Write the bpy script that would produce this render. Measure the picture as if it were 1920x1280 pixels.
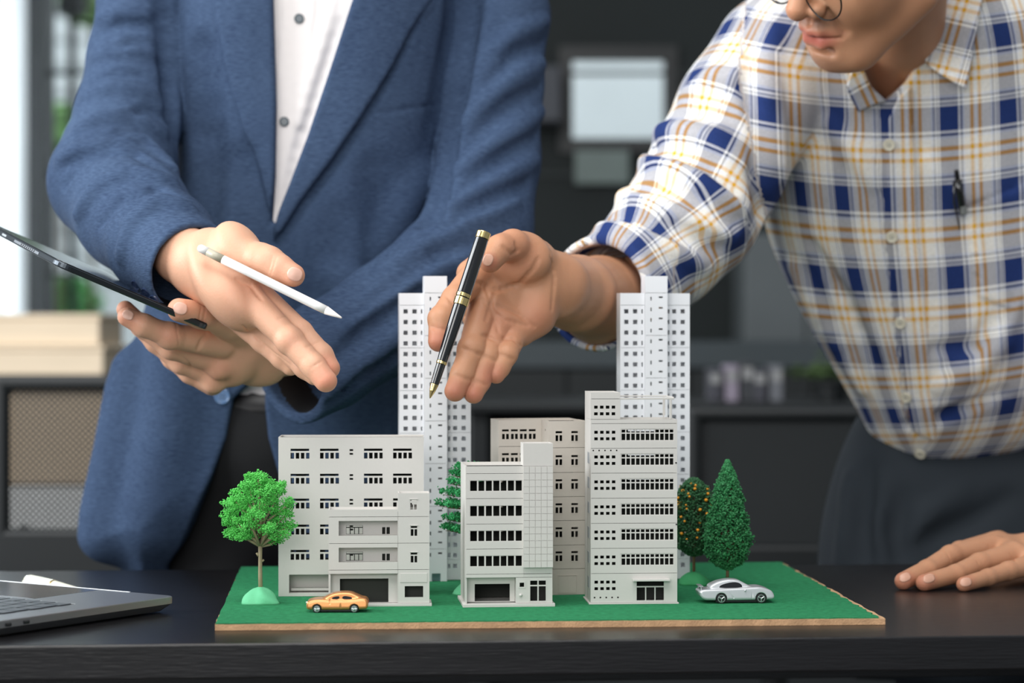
import bpy, math, random
import numpy as np
from mathutils import Vector, Matrix
# ---------------------------------------------------------------- scene, camera, light
for o in list(bpy.data.objects): bpy.data.objects.remove(o, do_unlink=True)
S = bpy.context.scene; C = S.collection
F = 4266.67; TT = 0.740; BT = 0.747; HC = BT + 0.2674
TH = math.radians(4.3)
cam_d = bpy.data.cameras.new('camera'); cam = bpy.data.objects.new('camera', cam_d); C.objects.link(cam)
cam.location = (0, 0, HC); cam.rotation_euler = (math.radians(90), 0, 0)
cam_d.sensor_width = 36; cam_d.lens = 80; cam_d.shift_y = -20/1920
cam_d.clip_start = 0.05; cam_d.clip_end = 80
cam_d.dof.use_dof = True; cam_d.dof.focus_distance = 2.235; cam_d.dof.aperture_fstop = 3.9
S.camera = cam
S.view_settings.view_transform = 'Standard'; S.view_settings.look = 'None'
S.view_settings.gamma = 1; S.view_settings.use_curve_mapping = False
S.view_settings.exposure = 0.0
w = bpy.data.worlds.new('world'); S.world = w; w.use_nodes = True
bg = w.node_tree.nodes['Background']; bg.inputs[0].default_value = (0.80, 0.90, 1.0, 1); bg.inputs[1].default_value = 0.36
def area(name, loc, target, sx, sy, power, col):
    l = bpy.data.lights.new(name, 'AREA'); l.shape = 'RECTANGLE'; l.size = sx; l.size_y = sy; l.energy = power; l.color = col
    o = bpy.data.objects.new(name, l); C.objects.link(o); o.location = loc
    o.rotation_euler = (Vector(target) - Vector(loc)).to_track_quat('-Z', 'Y').to_euler(); return o
area('window_daylight', (-3.0, 1.9, 2.1), (0, 2.4, 0.9), 2.6, 1.8, 132, (0.95, 0.98, 1.0))
area('overhead_area', (-0.4, 1.2, 3.2), (0.1, 2.5, 0.8), 2.2, 1.6, 56, (1.0, 0.98, 0.95))  # broad soft light from above; no skylight modelled
area('front_fill', (-0.9, -2.2, 2.1), (0.1, 2.5, 0.9), 2.6, 1.8, 80, (1.0, 0.98, 0.95))  # added soft fill from behind the camera, no window modelled there
area('glazing_daylight', (-2.32, 6.85, 1.4), (-2.1, 2.5, 1.3), 1.5, 2.2, 110, (0.93, 0.98, 1.0))
area('outdoor_daylight', (-1.0, 9.5, 6.0), (-1.5, 13.5, 1.6), 5, 3, 430, (0.97, 1.0, 1.0))
# ---------------------------------------------------------------- helpers
def P(px, py, Y): return Vector(((px-960)/F*Y, Y, HC-(py-620)/F*Y))
def G(px, py, z=BT): return P(px, py, (HC-z)*F/(py-620))
def lin(c):
    c = c/255.0
    return c/12.92 if c <= 0.04045 else ((c+0.055)/1.055)**2.4
def rgb(r, g, b): return (lin(r), lin(g), lin(b), 1)
MATS = {}
def mat(name, col, rough=0.6, metal=0.0, noise=0.0, nscale=40, bump=0.0, bscale=300, spec=0.5, sss=0.0, coat=0.0, emit=None, sheen=0.0, stretch=None):
    if name in MATS: return MATS[name]
    m = bpy.data.materials.new(name); m.use_nodes = True; nt = m.node_tree; N = nt.nodes; L = nt.links
    b = N['Principled BSDF']; b.inputs['Base Color'].default_value = col
    b.inputs['Roughness'].default_value = rough; b.inputs['Metallic'].default_value = metal
    b.inputs['Specular IOR Level'].default_value = spec
    if sss: b.inputs['Subsurface Weight'].default_value = sss; b.inputs['Subsurface Radius'].default_value = (0.008, 0.003, 0.0015); b.inputs['Subsurface Scale'].default_value = 1.0
    if coat: b.inputs['Coat Weight'].default_value = coat; b.inputs['Coat Roughness'].default_value = 0.06
    if sheen: b.inputs['Sheen Weight'].default_value = sheen; b.inputs['Sheen Roughness'].default_value = 0.5
    if emit: b.inputs['Emission Color'].default_value = col; b.inputs['Emission Strength'].default_value = emit
    tc = N.new('ShaderNodeTexCoord'); src = tc.outputs['Object']
    if stretch:
        mp = N.new('ShaderNodeMapping'); mp.inputs['Scale'].default_value = stretch; L.new(src, mp.inputs[0]); src = mp.outputs[0]
    if noise:
        n = N.new('ShaderNodeTexNoise'); n.inputs['Scale'].default_value = nscale; n.inputs['Detail'].default_value = 4; L.new(src, n.inputs['Vector'])
        mr = N.new('ShaderNodeMapRange'); mr.inputs[1].default_value = 0.25; mr.inputs[2].default_value = 0.75
        mr.inputs[3].default_value = 1-noise; mr.inputs[4].default_value = 1+noise; L.new(n.outputs[0], mr.inputs[0])
        mx = N.new('ShaderNodeVectorMath'); mx.operation = 'SCALE'; mx.inputs[0].default_value = col[:3]; L.new(mr.outputs[0], mx.inputs['Scale'])
        L.new(mx.outputs[0], b.inputs['Base Color'])
    if bump:
        n2 = N.new('ShaderNodeTexNoise'); n2.inputs['Scale'].default_value = bscale; n2.inputs['Detail'].default_value = 3; L.new(src, n2.inputs['Vector'])
        bp = N.new('ShaderNodeBump'); bp.inputs['Strength'].default_value = bump; bp.inputs['Distance'].default_value = 0.001
        L.new(n2.outputs[0], bp.inputs['Height']); L.new(bp.outputs[0], b.inputs['Normal'])
    MATS[name] = m; return m
def tag(o, label=None, cat=None, group=None, kind=None):
    for k, v in (('label', label), ('category', cat), ('group', group), ('kind', kind)):
        if v: o[k] = v
    return o
def empty(name, loc=(0,0,0), rz=0, label=None, cat=None, group=None):
    o = bpy.data.objects.new(name, None); C.objects.link(o); o.location = loc; o.rotation_euler = (0,0,rz)
    o.empty_display_size = 0.02
    return tag(o, label, cat, group)
def link(name, me, parent=None, loc=None):
    o = bpy.data.objects.new(name, me); C.objects.link(o)
    if parent is not None: o.parent = parent
    if loc is not None: o.location = loc
    return o
class MB:
    def __init__(s): s.v = []; s.f = []; s.M = None
    def add(s, vs, fs):
        n = len(s.v)
        if s.M is not None: vs = [s.M @ Vector(v) for v in vs]
        s.v += [tuple(v) for v in vs]; s.f += [tuple(i+n for i in f) for f in fs]
    def box(s, x0, x1, y0, y1, z0, z1):
        s.add([(x0,y0,z0),(x1,y0,z0),(x1,y1,z0),(x0,y1,z0),(x0,y0,z1),(x1,y0,z1),(x1,y1,z1),(x0,y1,z1)],
              [(0,3,2,1),(4,5,6,7),(0,1,5,4),(1,2,6,5),(2,3,7,6),(3,0,4,7)])
    def panel(s, x0, x1, z0, z1, y0, y1, holes=()):
        # slab in the xz plane with rectangular holes (xa, xb, za, zb)
        e = 1e-6
        hs = [(max(a,x0),min(b,x1),max(c,z0),min(d,z1)) for a,b,c,d in holes if a < x1-e and b > x0+e and c < z1-e and d > z0+e]
        def uniq(l):
            l = sorted(l); r = [l[0]]
            for q in l[1:]:
                if q-r[-1] > 1e-6: r.append(q)
            return r
        xs = uniq([x0,x1]+[h[0] for h in hs]+[h[1] for h in hs]); zs = uniq([z0,z1]+[h[2] for h in hs]+[h[3] for h in hs])
        nx, nz = len(xs)-1, len(zs)-1
        fl = [[not any(h[0]-e < (xs[i]+xs[i+1])/2 < h[1]+e and h[2]-e < (zs[j]+zs[j+1])/2 < h[3]+e for h in hs) for j in range(nz)] for i in range(nx)]
        g = lambda i, j: 0 <= i < nx and 0 <= j < nz and fl[i][j]
        V = []; Fs = []; ix = {}
        def vid(i, j, k):
            q = (i, j, k)
            if q not in ix: ix[q] = len(V); V.append((xs[i], y1 if k else y0, zs[j]))
            return ix[q]
        for i in range(nx):
            for j in range(nz):
                if not fl[i][j]: continue
                Fs.append((vid(i,j,0),vid(i+1,j,0),vid(i+1,j+1,0),vid(i,j+1,0)))
                Fs.append((vid(i,j,1),vid(i,j+1,1),vid(i+1,j+1,1),vid(i+1,j,1)))
                if not g(i-1,j): Fs.append((vid(i,j,0),vid(i,j+1,0),vid(i,j+1,1),vid(i,j,1)))
                if not g(i+1,j): Fs.append((vid(i+1,j,0),vid(i+1,j,1),vid(i+1,j+1,1),vid(i+1,j+1,0)))
                if not g(i,j-1): Fs.append((vid(i,j,0),vid(i,j,1),vid(i+1,j,1),vid(i+1,j,0)))
                if not g(i,j+1): Fs.append((vid(i,j+1,0),vid(i+1,j+1,0),vid(i+1,j+1,1),vid(i,j+1,1)))
        s.add(V, Fs)
    def tube(s, pts, rad, n=10, caps=True):
        pts = [Vector(p) for p in pts]
        if not hasattr(rad, '__len__'): rad = [rad]*len(pts)
        vs = []; up = None
        for i, p in enumerate(pts):
            t = (pts[min(i+1,len(pts)-1)]-pts[max(i-1,0)]).normalized()
            if up is None: up = Vector((0,0,1)) if abs(t.z) < 0.9 else Vector((1,0,0))
            a = t.cross(up).normalized(); b = a.cross(t).normalized(); up = b
            for k in range(n):
                an = 2*math.pi*k/n; vs.append(p + a*math.cos(an)*rad[i] + b*math.sin(an)*rad[i])
        fs = []
        for i in range(len(pts)-1):
            for k in range(n):
                k2 = (k+1) % n; fs.append((i*n+k, i*n+k2, (i+1)*n+k2, (i+1)*n+k))
        if caps: fs.append(tuple(range(n))[::-1]); fs.append(tuple((len(pts)-1)*n+k for k in range(n)))
        s.add(vs, fs)
    def ico(s, c, r, sc=(1,1,1)):
        t = (1+5**.5)/2
        V = [(-1,t,0),(1,t,0),(-1,-t,0),(1,-t,0),(0,-1,t),(0,1,t),(0,-1,-t),(0,1,-t),(t,0,-1),(t,0,1),(-t,0,-1),(-t,0,1)]
        q = r/math.sqrt(1+t*t)
        Fc = [(0,11,5),(0,5,1),(0,1,7),(0,7,10),(0,10,11),(1,5,9),(5,11,4),(11,10,2),(10,7,6),(7,1,8),(3,9,4),(3,4,2),(3,2,6),(3,6,8),(3,8,9),(4,9,5),(2,4,11),(6,2,10),(8,6,7),(9,8,1)]
        s.add([(c[0]+v[0]*q*sc[0], c[1]+v[1]*q*sc[1], c[2]+v[2]*q*sc[2]) for v in V], Fc)
    def me(s, name, m, smooth=False):
        me = bpy.data.meshes.new(name); me.from_pydata(s.v, [], s.f)
        if m is not None: me.materials.append(m)
        if smooth: me.polygons.foreach_set('use_smooth', [True]*len(me.polygons))
        me.validate(); me.update(); return me
    def build(s, name, m, parent=None, smooth=False, bevel=0, seg=2):
        o = link(name, s.me(name, m, smooth), parent)
        if bevel:
            b = o.modifiers.new('bevel', 'BEVEL'); b.width = bevel; b.segments = seg; b.limit_method = 'ANGLE'
        return o
# ---------------------------------------------------------------- signed distance field modelling (continuous bodies, cloth, clay)
def sminf(a, b, k):
    if k <= 0: return np.minimum(a, b)
    h = np.maximum(k-np.abs(a-b), 0)/k
    return np.minimum(a, b)-h*h*k*0.25
class Field:
    def __init__(s, lo, hi, h):
        s.h = h; s.lo = np.array(lo, float); n = np.ceil((np.array(hi)-s.lo)/h).astype(int)+1
        s.ax = [(s.lo[i]+h*np.arange(n[i])).astype(np.float32) for i in range(3)]
        s.F = np.full(tuple(n), 1.0, np.float32)
    def sl(s, lo, hi):
        r = []
        for i in range(3):
            n = len(s.ax[i]); a = int(math.floor((lo[i]-s.lo[i])/s.h)); b = int(math.ceil((hi[i]-s.lo[i])/s.h))+1
            r.append(slice(min(max(a,0),n), min(max(b,0),n)))
        return tuple(r)
    def grid(s, sl):
        return (s.ax[0][sl[0]][:,None,None], s.ax[1][sl[1]][None,:,None], s.ax[2][sl[2]][None,None,:])
    def bb(s, p):
        if p[0] in ('c','fc'):
            a, b, ra, rb = p[1:5]; r = max(ra, rb)
            return [min(a[i],b[i])-r for i in range(3)], [max(a[i],b[i])+r for i in range(3)]
        if p[0] == 'e':
            r = max(p[2]); return [p[1][i]-r for i in range(3)], [p[1][i]+r for i in range(3)]
        return p[2], p[3]
    def ev(s, p, X, Y, Z):
        if p[0] in ('c','fc'):
            a, b, ra, rb = p[1:5]; bx, by, bz = (b[i]-a[i] for i in range(3))
            x, y, z = X-a[0], Y-a[1], Z-a[2]
            L = bx*bx+by*by+bz*bz+1e-12
            h = np.clip((x*bx+y*by+z*bz)/L, 0, 1)
            x = x-h*bx; y = y-h*by; z = z-h*bz
            if p[0] == 'fc':
                n, fl = p[5], p[6]; d = x*n[0]+y*n[1]+z*n[2]; q = (1/fl-1)
                x = x+n[0]*d*q; y = y+n[1]*d*q; z = z+n[2]*d*q
            return np.sqrt(x*x+y*y+z*z)-(ra+(rb-ra)*h)
        if p[0] == 'e':
            c, r, R = p[1:4]; x, y, z = X-c[0], Y-c[1], Z-c[2]
            if R is not None:
                x, y, z = (x*R[0][0]+y*R[1][0]+z*R[2][0], x*R[0][1]+y*R[1][1]+z*R[2][1], x*R[0][2]+y*R[1][2]+z*R[2][2])
            x, y, z = x/r[0], y/r[1], z/r[2]
            k0 = np.sqrt(x*x+y*y+z*z); k1 = np.sqrt((x/r[0])**2+(y/r[1])**2+(z/r[2])**2)+1e-9
            return k0*(k0-1)/k1
        return p[1](X, Y, Z)
    def group(s, prims, kin, m):
        los, his = zip(*[s.bb(p) for p in prims])
        lo = [min(l[i] for l in los)-m for i in range(3)]; hi = [max(l[i] for l in his)+m for i in range(3)]
        sl = s.sl(lo, hi); sh = tuple(max(q.stop-q.start,0) for q in sl)
        if 0 in sh: return None, None
        g = np.full(sh, 1.0, np.float32)
        for p, l, u in zip(prims, los, his):
            s2 = s.sl([a-m for a in l], [a+m for a in u])
            if any(q.stop <= q.start for q in s2): continue
            X, Y, Z = s.grid(s2); d = s.ev(p, X, Y, Z)
            loc = tuple(slice(a.start-b.start, a.stop-b.start) for a, b in zip(s2, sl))
            g[loc] = sminf(g[loc], d, kin)
        return sl, g
    def add(s, prims, k=0.0, kin=None):
        kin = k if kin is None else kin
        sl, g = s.group(prims, kin, max(k,kin)+4*s.h)
        if sl is not None: s.F[sl] = sminf(s.F[sl], g, k)
    def sub(s, prims, k=0.0, kin=None):
        kin = k if kin is None else kin
        sl, g = s.group(prims, kin, max(k,kin)+4*s.h)
        if sl is not None: s.F[sl] = -sminf(-s.F[sl], g, k)
    def mesh(s):
        f = s.F; f = np.pad(f, 1, constant_values=1.0); lo = s.lo-s.h
        g = f < 0; c = g[:-1,:-1,:-1].astype(np.uint8)
        for dx in (0,1):
            for dy in (0,1):
                for dz in (0,1):
                    if dx+dy+dz: c = c+g[dx:g.shape[0]-1+dx, dy:g.shape[1]-1+dy, dz:g.shape[2]-1+dz]
        I = np.argwhere((c > 0) & (c < 8)); idx = np.full(c.shape, -1, np.int32); idx[tuple(I.T)] = np.arange(len(I))
        pos = np.zeros((len(I),3)); cnt = np.zeros(len(I))
        cor = [(a,b,d) for a in (0,1) for b in (0,1) for d in (0,1)]
        for a in cor:
            for ax in range(3):
                if a[ax]: continue
                b = list(a); b[ax] = 1
                va = f[I[:,0]+a[0], I[:,1]+a[1], I[:,2]+a[2]]; vb = f[I[:,0]+b[0], I[:,1]+b[1], I[:,2]+b[2]]
                mk = (va < 0) != (vb < 0); t = np.where(mk, va/(va-vb+1e-20*(~mk)), 0)
                q = np.array(a, float)[None,:].repeat(len(I), 0); q[:,ax] += t
                pos += q*mk[:,None]; cnt += mk
        V = (I+pos/cnt[:,None])*s.h+lo
        Q = []
        for ax in range(3):
            sa = [slice(None)]*3; sb = [slice(None)]*3; sa[ax] = slice(0,-1); sb[ax] = slice(1,None)
            A = g[tuple(sa)]; B = g[tuple(sb)]; u, v = (ax+1)%3, (ax+2)%3
            E = np.argwhere(A != B); E = E[(E[:,u] > 0) & (E[:,v] > 0)]
            if not len(E): continue
            ins = A[tuple(E.T)]
            du = np.zeros(3, int); du[u] = 1; dv = np.zeros(3, int); dv[v] = 1
            q = np.stack([idx[tuple((E-du-dv).T)], idx[tuple((E-dv).T)], idx[tuple(E.T)], idx[tuple((E-du).T)]], 1)
            q[~ins] = q[~ins][:,::-1]; Q.append(q)
        return V, np.concatenate(Q)
def np_mesh(name, V, Q, m=None, smooth=True, parent=None, uv=None):
    me = bpy.data.meshes.new(name); me.vertices.add(len(V)); me.vertices.foreach_set('co', np.asarray(V, np.float32).ravel())
    me.loops.add(Q.size); me.loops.foreach_set('vertex_index', Q.astype(np.int32).ravel())
    me.polygons.add(len(Q)); me.polygons.foreach_set('loop_start', np.arange(0, Q.size, Q.shape[1], dtype=np.int32))
    me.update(calc_edges=True)
    if smooth: me.polygons.foreach_set('use_smooth', [True]*len(Q))
    if uv is not None:
        a = me.attributes.new('cloth', 'FLOAT_VECTOR', 'POINT'); a.data.foreach_set('vector', np.asarray(uv, np.float32).ravel())
    for x in (m if isinstance(m, (list, tuple)) else [m]):
        if x is not None: me.materials.append(x)
    return link(name, me, parent)
def poly2(X, Z, pts):
    """signed distance to a closed polygon in the xz plane (negative inside)"""
    d = np.full(np.broadcast(X, Z).shape, 1e9, np.float32); ins = np.zeros(d.shape, bool); n = len(pts)
    for i in range(n):
        ax, az = pts[i]; bx, bz = pts[(i+1) % n]; ex, ez = bx-ax, bz-az
        wx, wz = X-ax, Z-az; h = np.clip((wx*ex+wz*ez)/(ex*ex+ez*ez+1e-12), 0, 1)
        d = np.minimum(d, (wx-h*ex)**2+(wz-h*ez)**2)
        c = (az > Z) != (bz > Z); xi = ax+(Z-az)/(ez if abs(ez) > 1e-12 else 1e-12)*ex
        ins ^= (c & (X < xi))
    d = np.sqrt(d); return np.where(ins, -d, d)
def W2(pts, Y): return [((a-960)/F*Y, HC-(b-620)/F*Y) for a, b in pts]
def smooth_poly(pts, it=2):
    for _ in range(it):
        q = []
        for i in range(len(pts)):
            a, b = pts[i], pts[(i+1) % len(pts)]
            q += [(a[0]*.75+b[0]*.25, a[1]*.75+b[1]*.25), (a[0]*.25+b[0]*.75, a[1]*.25+b[1]*.75)]
        pts = q
    return pts
# ---------------------------------------------------------------- the room
def struct(o): o['kind'] = 'structure'; return o
m_floor = mat('floor grey', rgb(70,68,66), 0.5, noise=0.15, nscale=3)
m_dark = mat('dark wall', rgb(32,38,38), 0.8, noise=0.25, nscale=1.2)
m_black = mat('black frame', rgb(22,26,28), 0.45)
m_curt = mat('white curtain', rgb(232,236,238), 0.9, noise=0.03, nscale=6)
b = MB(); b.box(-5, 5, -1.5, 7.12, -0.05, 0); struct(b.build('floor', m_floor))
YW = 7.0
def wx(px, Y=YW): return (px-960)/F*Y
def wz(py, Y=YW): return HC-(py-620)/F*Y
# back wall: glazed opening on the left, a window in the dark part
b = MB(); b.panel(-5, 5, 0, 3.0, YW, YW+0.12, [(-4.2, -0.95, 0.05, 2.6), (wx(1066), wx(1252), wz(268), wz(106))])
struct(b.build('wall_back', m_dark))
b = MB(); b.box(5, 5.1, -1.5, YW, 0, 3.0); struct(b.build('wall_right', mat('pale wall', rgb(200,202,200), 0.8, noise=0.04, nscale=3)))
b = MB(); b.box(-5.1, -5, -1.5, YW, 0, 3.0); struct(b.build('wall_left', mat('pale wall', rgb(200,202,200), 0.8, noise=0.04, nscale=3)))
b = MB()
for xa in (-4.2, -2.85): b.box(xa, xa+0.05, YW-0.03, YW+0.1, 0.05, 2.6)
b.box(wx(57), wx(91), YW-0.05, YW+0.1, 0.05, 2.6); b.box(-1.0, -0.95, YW-0.03, YW+0.1, 0.05, 2.6)
b.box(-4.2, -0.95, YW-0.03, YW+0.1, 2.55, 2.6); b.box(-4.2, -0.95, YW-0.03, YW+0.1, 0.05, 0.1)
wf = struct(b.build('window_1', m_black))
def glass():
    m = bpy.data.materials.new('window glass'); m.use_nodes = True; n = m.node_tree.nodes; p = n['Principled BSDF']
    p.inputs['Base Color'].default_value = (0.95,0.97,0.97,1); p.inputs['Roughness'].default_value = 0.0
    p.inputs['Transmission Weight'].default_value = 1.0; p.inputs['IOR'].default_value = 1.02; return m
m_glass = glass()
b = MB()
for a, c in ((-4.15,-2.85),(-2.8,wx(57)),(wx(91),-1.0)): b.box(a, c, YW+0.03, YW+0.036, 0.1, 2.55)
b.build('pane', m_glass, wf)
b = MB(); x0, x1, z0, z1 = wx(1066), wx(1252), wz(268), wz(106)
b.panel(x0-0.03, x1+0.03, z0-0.03, z1+0.03, YW-0.02, YW+0.03, [(x0+.012, x1-.012, z0+.012, z1-.012)])
wf2 = struct(b.build('window_2', m_black))
b = MB(); b.box(x0+.01, x1-.01, YW+0.0, YW+0.005, z0+.01, z1-.01); b.build('pane', m_glass, wf2)
b = MB()
for k in range(9): b.box(-5, 5, YW-0.012, YW, 0.25+k*0.31, 0.262+k*0.31)
struct(b.build('trim_1', mat('wall groove trim', rgb(44,50,50), 0.7)))
m_curt_t = m_curt.copy(); nt = m_curt_t.node_tree; pr = nt.nodes['Principled BSDF']; tr = nt.nodes.new('ShaderNodeBsdfTranslucent'); tr.inputs[0].default_value = (.9,.93,.95,1); mx = nt.nodes.new('ShaderNodeMixShader'); mx.inputs[0].default_value = .5
nt.links.new(pr.outputs[0], mx.inputs[1]); nt.links.new(tr.outputs[0], mx.inputs[2]); nt.links.new(mx.outputs[0], nt.nodes['Material Output'].inputs[0])
# curtain with folds, standing inside the glazing at the far left
b = MB(); vs = []; n = 60
for k in range(n+1):
    x = -2.5+(wx(52, 6.6)+2.5)*k/n; y = 6.6+0.05*math.sin(k*0.9); vs += [(x, y, 0.02), (x, y, 2.6)]
b.add(vs, [(2*k, 2*k+2, 2*k+3, 2*k+1) for k in range(n)])
o = b.build('curtain', m_curt_t, smooth=True); o.modifiers.new('thick', 'SOLIDIFY').thickness = 0.004
tag(o, 'white floor-length curtain at the left of the far glazing', 'curtain')
b = MB(); b.box(-2.6, wx(60,6.6), 6.58, 6.62, 2.6, 2.63); tag(b.build('curtain_rail', m_black), 'black rail carrying the white curtain', 'rail')
# outside
b = MB(); b.box(-8, 5, YW+0.2, 16, -0.12, -0.02); struct(b.build('ground', mat('outside paving', rgb(150,152,148), 0.9, noise=0.1, nscale=2)))
f = empty('building', (-2.2, 13.5, 0), 0, 'pale grey building with horizontal louvres outside the window', 'building')
b = MB(); b.panel(-5.5, 6.2, 0, 6, 0, 0.3, [(-1.55,-1.15,2.3,2.9),(0.2,0.9,2.3,2.9)]); b.build('wall', mat('facade grey', rgb(196,204,208), 0.8, noise=0.08, nscale=1.2), f)
for k in range(12):
    b = MB(); b.box(-5.4, .4, -0.02, 0, 1.3+k*0.16, 1.38+k*0.16); b.build('louvre', mat('facade grey', rgb(196,204,208), 0.8), f)
def shrub(name, x, y, z, rx, rz, n, seed, label, col, stem=True):
    r = random.Random(seed); e = empty(name, (x, y, 0), 0, label, 'shrub')
    b = MB()
    for _ in range(n):
        a, c, d = r.gauss(0,1), r.gauss(0,1), r.gauss(0,1); L = math.sqrt(a*a+c*c+d*d); q = (0.65+0.4*r.random())/L
        b.ico((a*q*rx, c*q*rx, z+d*q*rz), 0.025*r.uniform(.6,1.3), (1,1,.5))
    o = b.build('foliage', mat('shrub '+str(col), rgb(*col), 0.7, noise=0.4, nscale=9), e); o['kind'] = 'stuff'
    b = MB(); b.tube([(0,0,0),(0,0,z)], 0.012, 8); b.build('stem', mat('bark', rgb(90,75,60), 0.9), e)
shrub('shrub', wx(112,10.5), 10.5, 1.90, 0.12, 0.16, 500, 3, 'round green shrub outside, beside the man in the blazer\'s elbow', (110,150,95))
shrub('shrub', wx(128,11.5), 11.5, 1.16, 0.16, 0.14, 500, 4, 'low green hedge shrub outside behind the storage boxes', (80,150,85))
shrub('tree', wx(172,11), 11, 2.62, 0.16, 0.14, 500, 5, 'small tree top outside the window at the upper left', (130,165,110))
b = MB(); b.tube([(0,0,0),(0,0,2.45)], 0.02, 8)
e = empty('garden_lamp', (wx(135,10), 10, 0), 0, 'black post lamp outside the far window', 'lamp'); b.build('pole', m_black, e)
b = MB(); b.tube([(0,0,2.4),(0,0,2.58)], [0.07,0.055], 12); b.build('lamp_head', m_black, e)
# shelf unit with boxes behind the left mesh chair
m_wood = mat('pale wood', rgb(236,216,188), 0.6, noise=0.06, nscale=6, stretch=(1,1,8))
m_tan = mat('tan board', rgb(206,182,152), 0.7, noise=0.05, nscale=5)
YS = 4.9
def sx(px): return wx(px, YS)
def sz(py): return wz(py, YS)
e = empty('shelf_unit', ((sx(-300)+sx(196))/2, YS+0.2, 0), 0, 'low dark shelf unit holding a tan drawer and a white box', 'shelf')
def eb(name, m, parent, x0, x1, y0, y1, z0, z1, bev=0.004):
    l = parent.location; b = MB(); b.box(x0-l.x, x1-l.x, y0-l.y, y1-l.y, z0-l.z, z1-l.z); return b.build(name, m, parent, bevel=bev)
zt = sz(703)
eb('top_board', m_black, e, sx(-300), sx(205), YS-0.02, YS+0.4, zt-0.03, zt)
eb('side_board', m_black, e, sx(-300), sx(-286), YS, YS+0.4, 0, zt-0.03); eb('side_board', m_black, e, sx(198), sx(205), YS, YS+0.4, 0, zt-0.03)
eb('back_board', m_black, e, sx(-286), sx(198), YS+0.37, YS+0.4, 0, zt-0.03)
eb('shelf_board', m_black, e, sx(-286), sx(198), YS, YS+0.37, sz(1000)-0.02, sz(1000))
eb('drawer', m_tan, e, sx(-284), sx(196), YS+0.01, YS+0.36, sz(908), zt-0.034)
o = eb('drawer', mat('white card', rgb(222,222,220), 0.7, noise=0.02), e, sx(-284), sx(196), YS+0.02, YS+0.35, sz(998), sz(912)); o['label'] = 'white drawer'
def crate(x0, x1, z0, z1, y0, label):
    e = empty('wooden_box', ((x0+x1)/2, y0+0.15, z0), 0, label, 'box', 'pale wooden boxes on the shelf unit')
    eb('box_body', m_wood, e, x0, x1, y0, y0+0.3, z0, z1-0.012, 0.003)
    eb('lid', m_wood, e, x0-0.004, x1+0.004, y0-0.004, y0+0.304, z1-0.0115, z1, 0.003)
crate(sx(-280), sx(190), zt, sz(648), YS+0.02, 'lower pale wooden box on the shelf unit behind the left mesh chair')
crate(sx(-260), sx(180), sz(648)+0.001, sz(588), YS+0.04, 'upper pale wooden box, stacked on the other at the far left')
# mesh office chairs
m_mesh = mat('chair mesh', rgb(34,38,40), 0.6)
def office_chair(label, x0, x1, ztop, zbot, Y, pitch, r):
    cx = (x0+x1)/2; e = empty('office_chair', (cx, Y+0.3, 0), 0, label, 'chair')
    l = e.location; w = (x1-x0)/2; fr = 0.022
    def q(x, y, z): return (x, y-l.y, z)
    b = MB(); b.panel(-w, w, zbot-0.11, ztop, Y-l.y-0.012, Y-l.y+0.012, [(-w+fr, w-fr, zbot, ztop-fr)]); b.build('back_frame', m_black, e, bevel=0.008)
    b = MB(); a0, a1, c0, c1 = -w+fr, w-fr, zbot, ztop-fr; W, H = a1-a0, c1-c0; y = Y-l.y
    k = -H
    while k < W:
        s0 = max(0, -k); s1 = min(H, W-k)
        if s1 > s0:
            for fl in (0, 1):
                A = (a0+k+s0, c0+s0) if not fl else (a1-k-s0, c0+s0); B = (a0+k+s1, c0+s1) if not fl else (a1-k-s1, c0+s1)
                yy = y + (0.0006 if fl else -0.0006); d = r*0.7071
                b.add([(A[0]-d, yy, A[1]+(d if not fl else -d)), (A[0]+d, yy, A[1]+(-d if not fl else d)), (B[0]+d, yy, B[1]+(-d if not fl else d)), (B[0]-d, yy, B[1]+(d if not fl else -d))], [(0,1,2,3)])
        k += pitch
    o = b.build('mesh_panel', m_mesh, e); o.modifiers.new('thick', 'SOLIDIFY').thickness = 0.0006
    b = MB(); b.box(-w, w, Y-l.y+0.03, Y-l.y+0.5, 0.44, 0.5); b.build('seat', m_black, e, bevel=0.02)
    b = MB(); b.tube([(0,Y-l.y+0.02,zbot),(0,Y-l.y,0.5),(0,0,0.46)], 0.02, 8); b.build('back_support', m_black, e)
    b = MB(); b.tube([(0,0,0.1),(0,0,0.44)], 0.025, 10); b.build('gas_column', m_black, e)
    for k in range(5):
        a = 2*math.pi*k/5+0.3; b = MB(); b.tube([(0,0,0.11),(0.3*math.cos(a),0.3*math.sin(a),0.075)], [0.025,0.015], 8); b.build('leg', m_black, e)
        b = MB(); b.tube([(0.3*math.cos(a)-.012,0.3*math.sin(a),0.03),(0.3*math.cos(a)+.012,0.3*math.sin(a),0.03)], 0.03, 12); b.build('castor', m_black, e)
    for s in (-1, 1):
        b = MB(); b.tube([(s*(w+.0),Y-l.y+0.2,0.46),(s*(w+.03),Y-l.y+0.2,0.66),(s*(w+.03),Y-l.y+0.36,0.67)], 0.015, 8); b.build('armrest', m_black, e)
office_chair('black mesh office chair at the far left in front of the boxes', wx(-10,3.5), wx(400,3.5), wz(704,3.5), wz(992,3.5), 3.5, 0.0095, 0.0016)
office_chair('black mesh office chair behind the conifer, between the two men', wx(1290,3.9), wx(1690,3.9), wz(764,3.9), wz(1020,3.9), 3.9, 0.0085, 0.0022)
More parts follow.
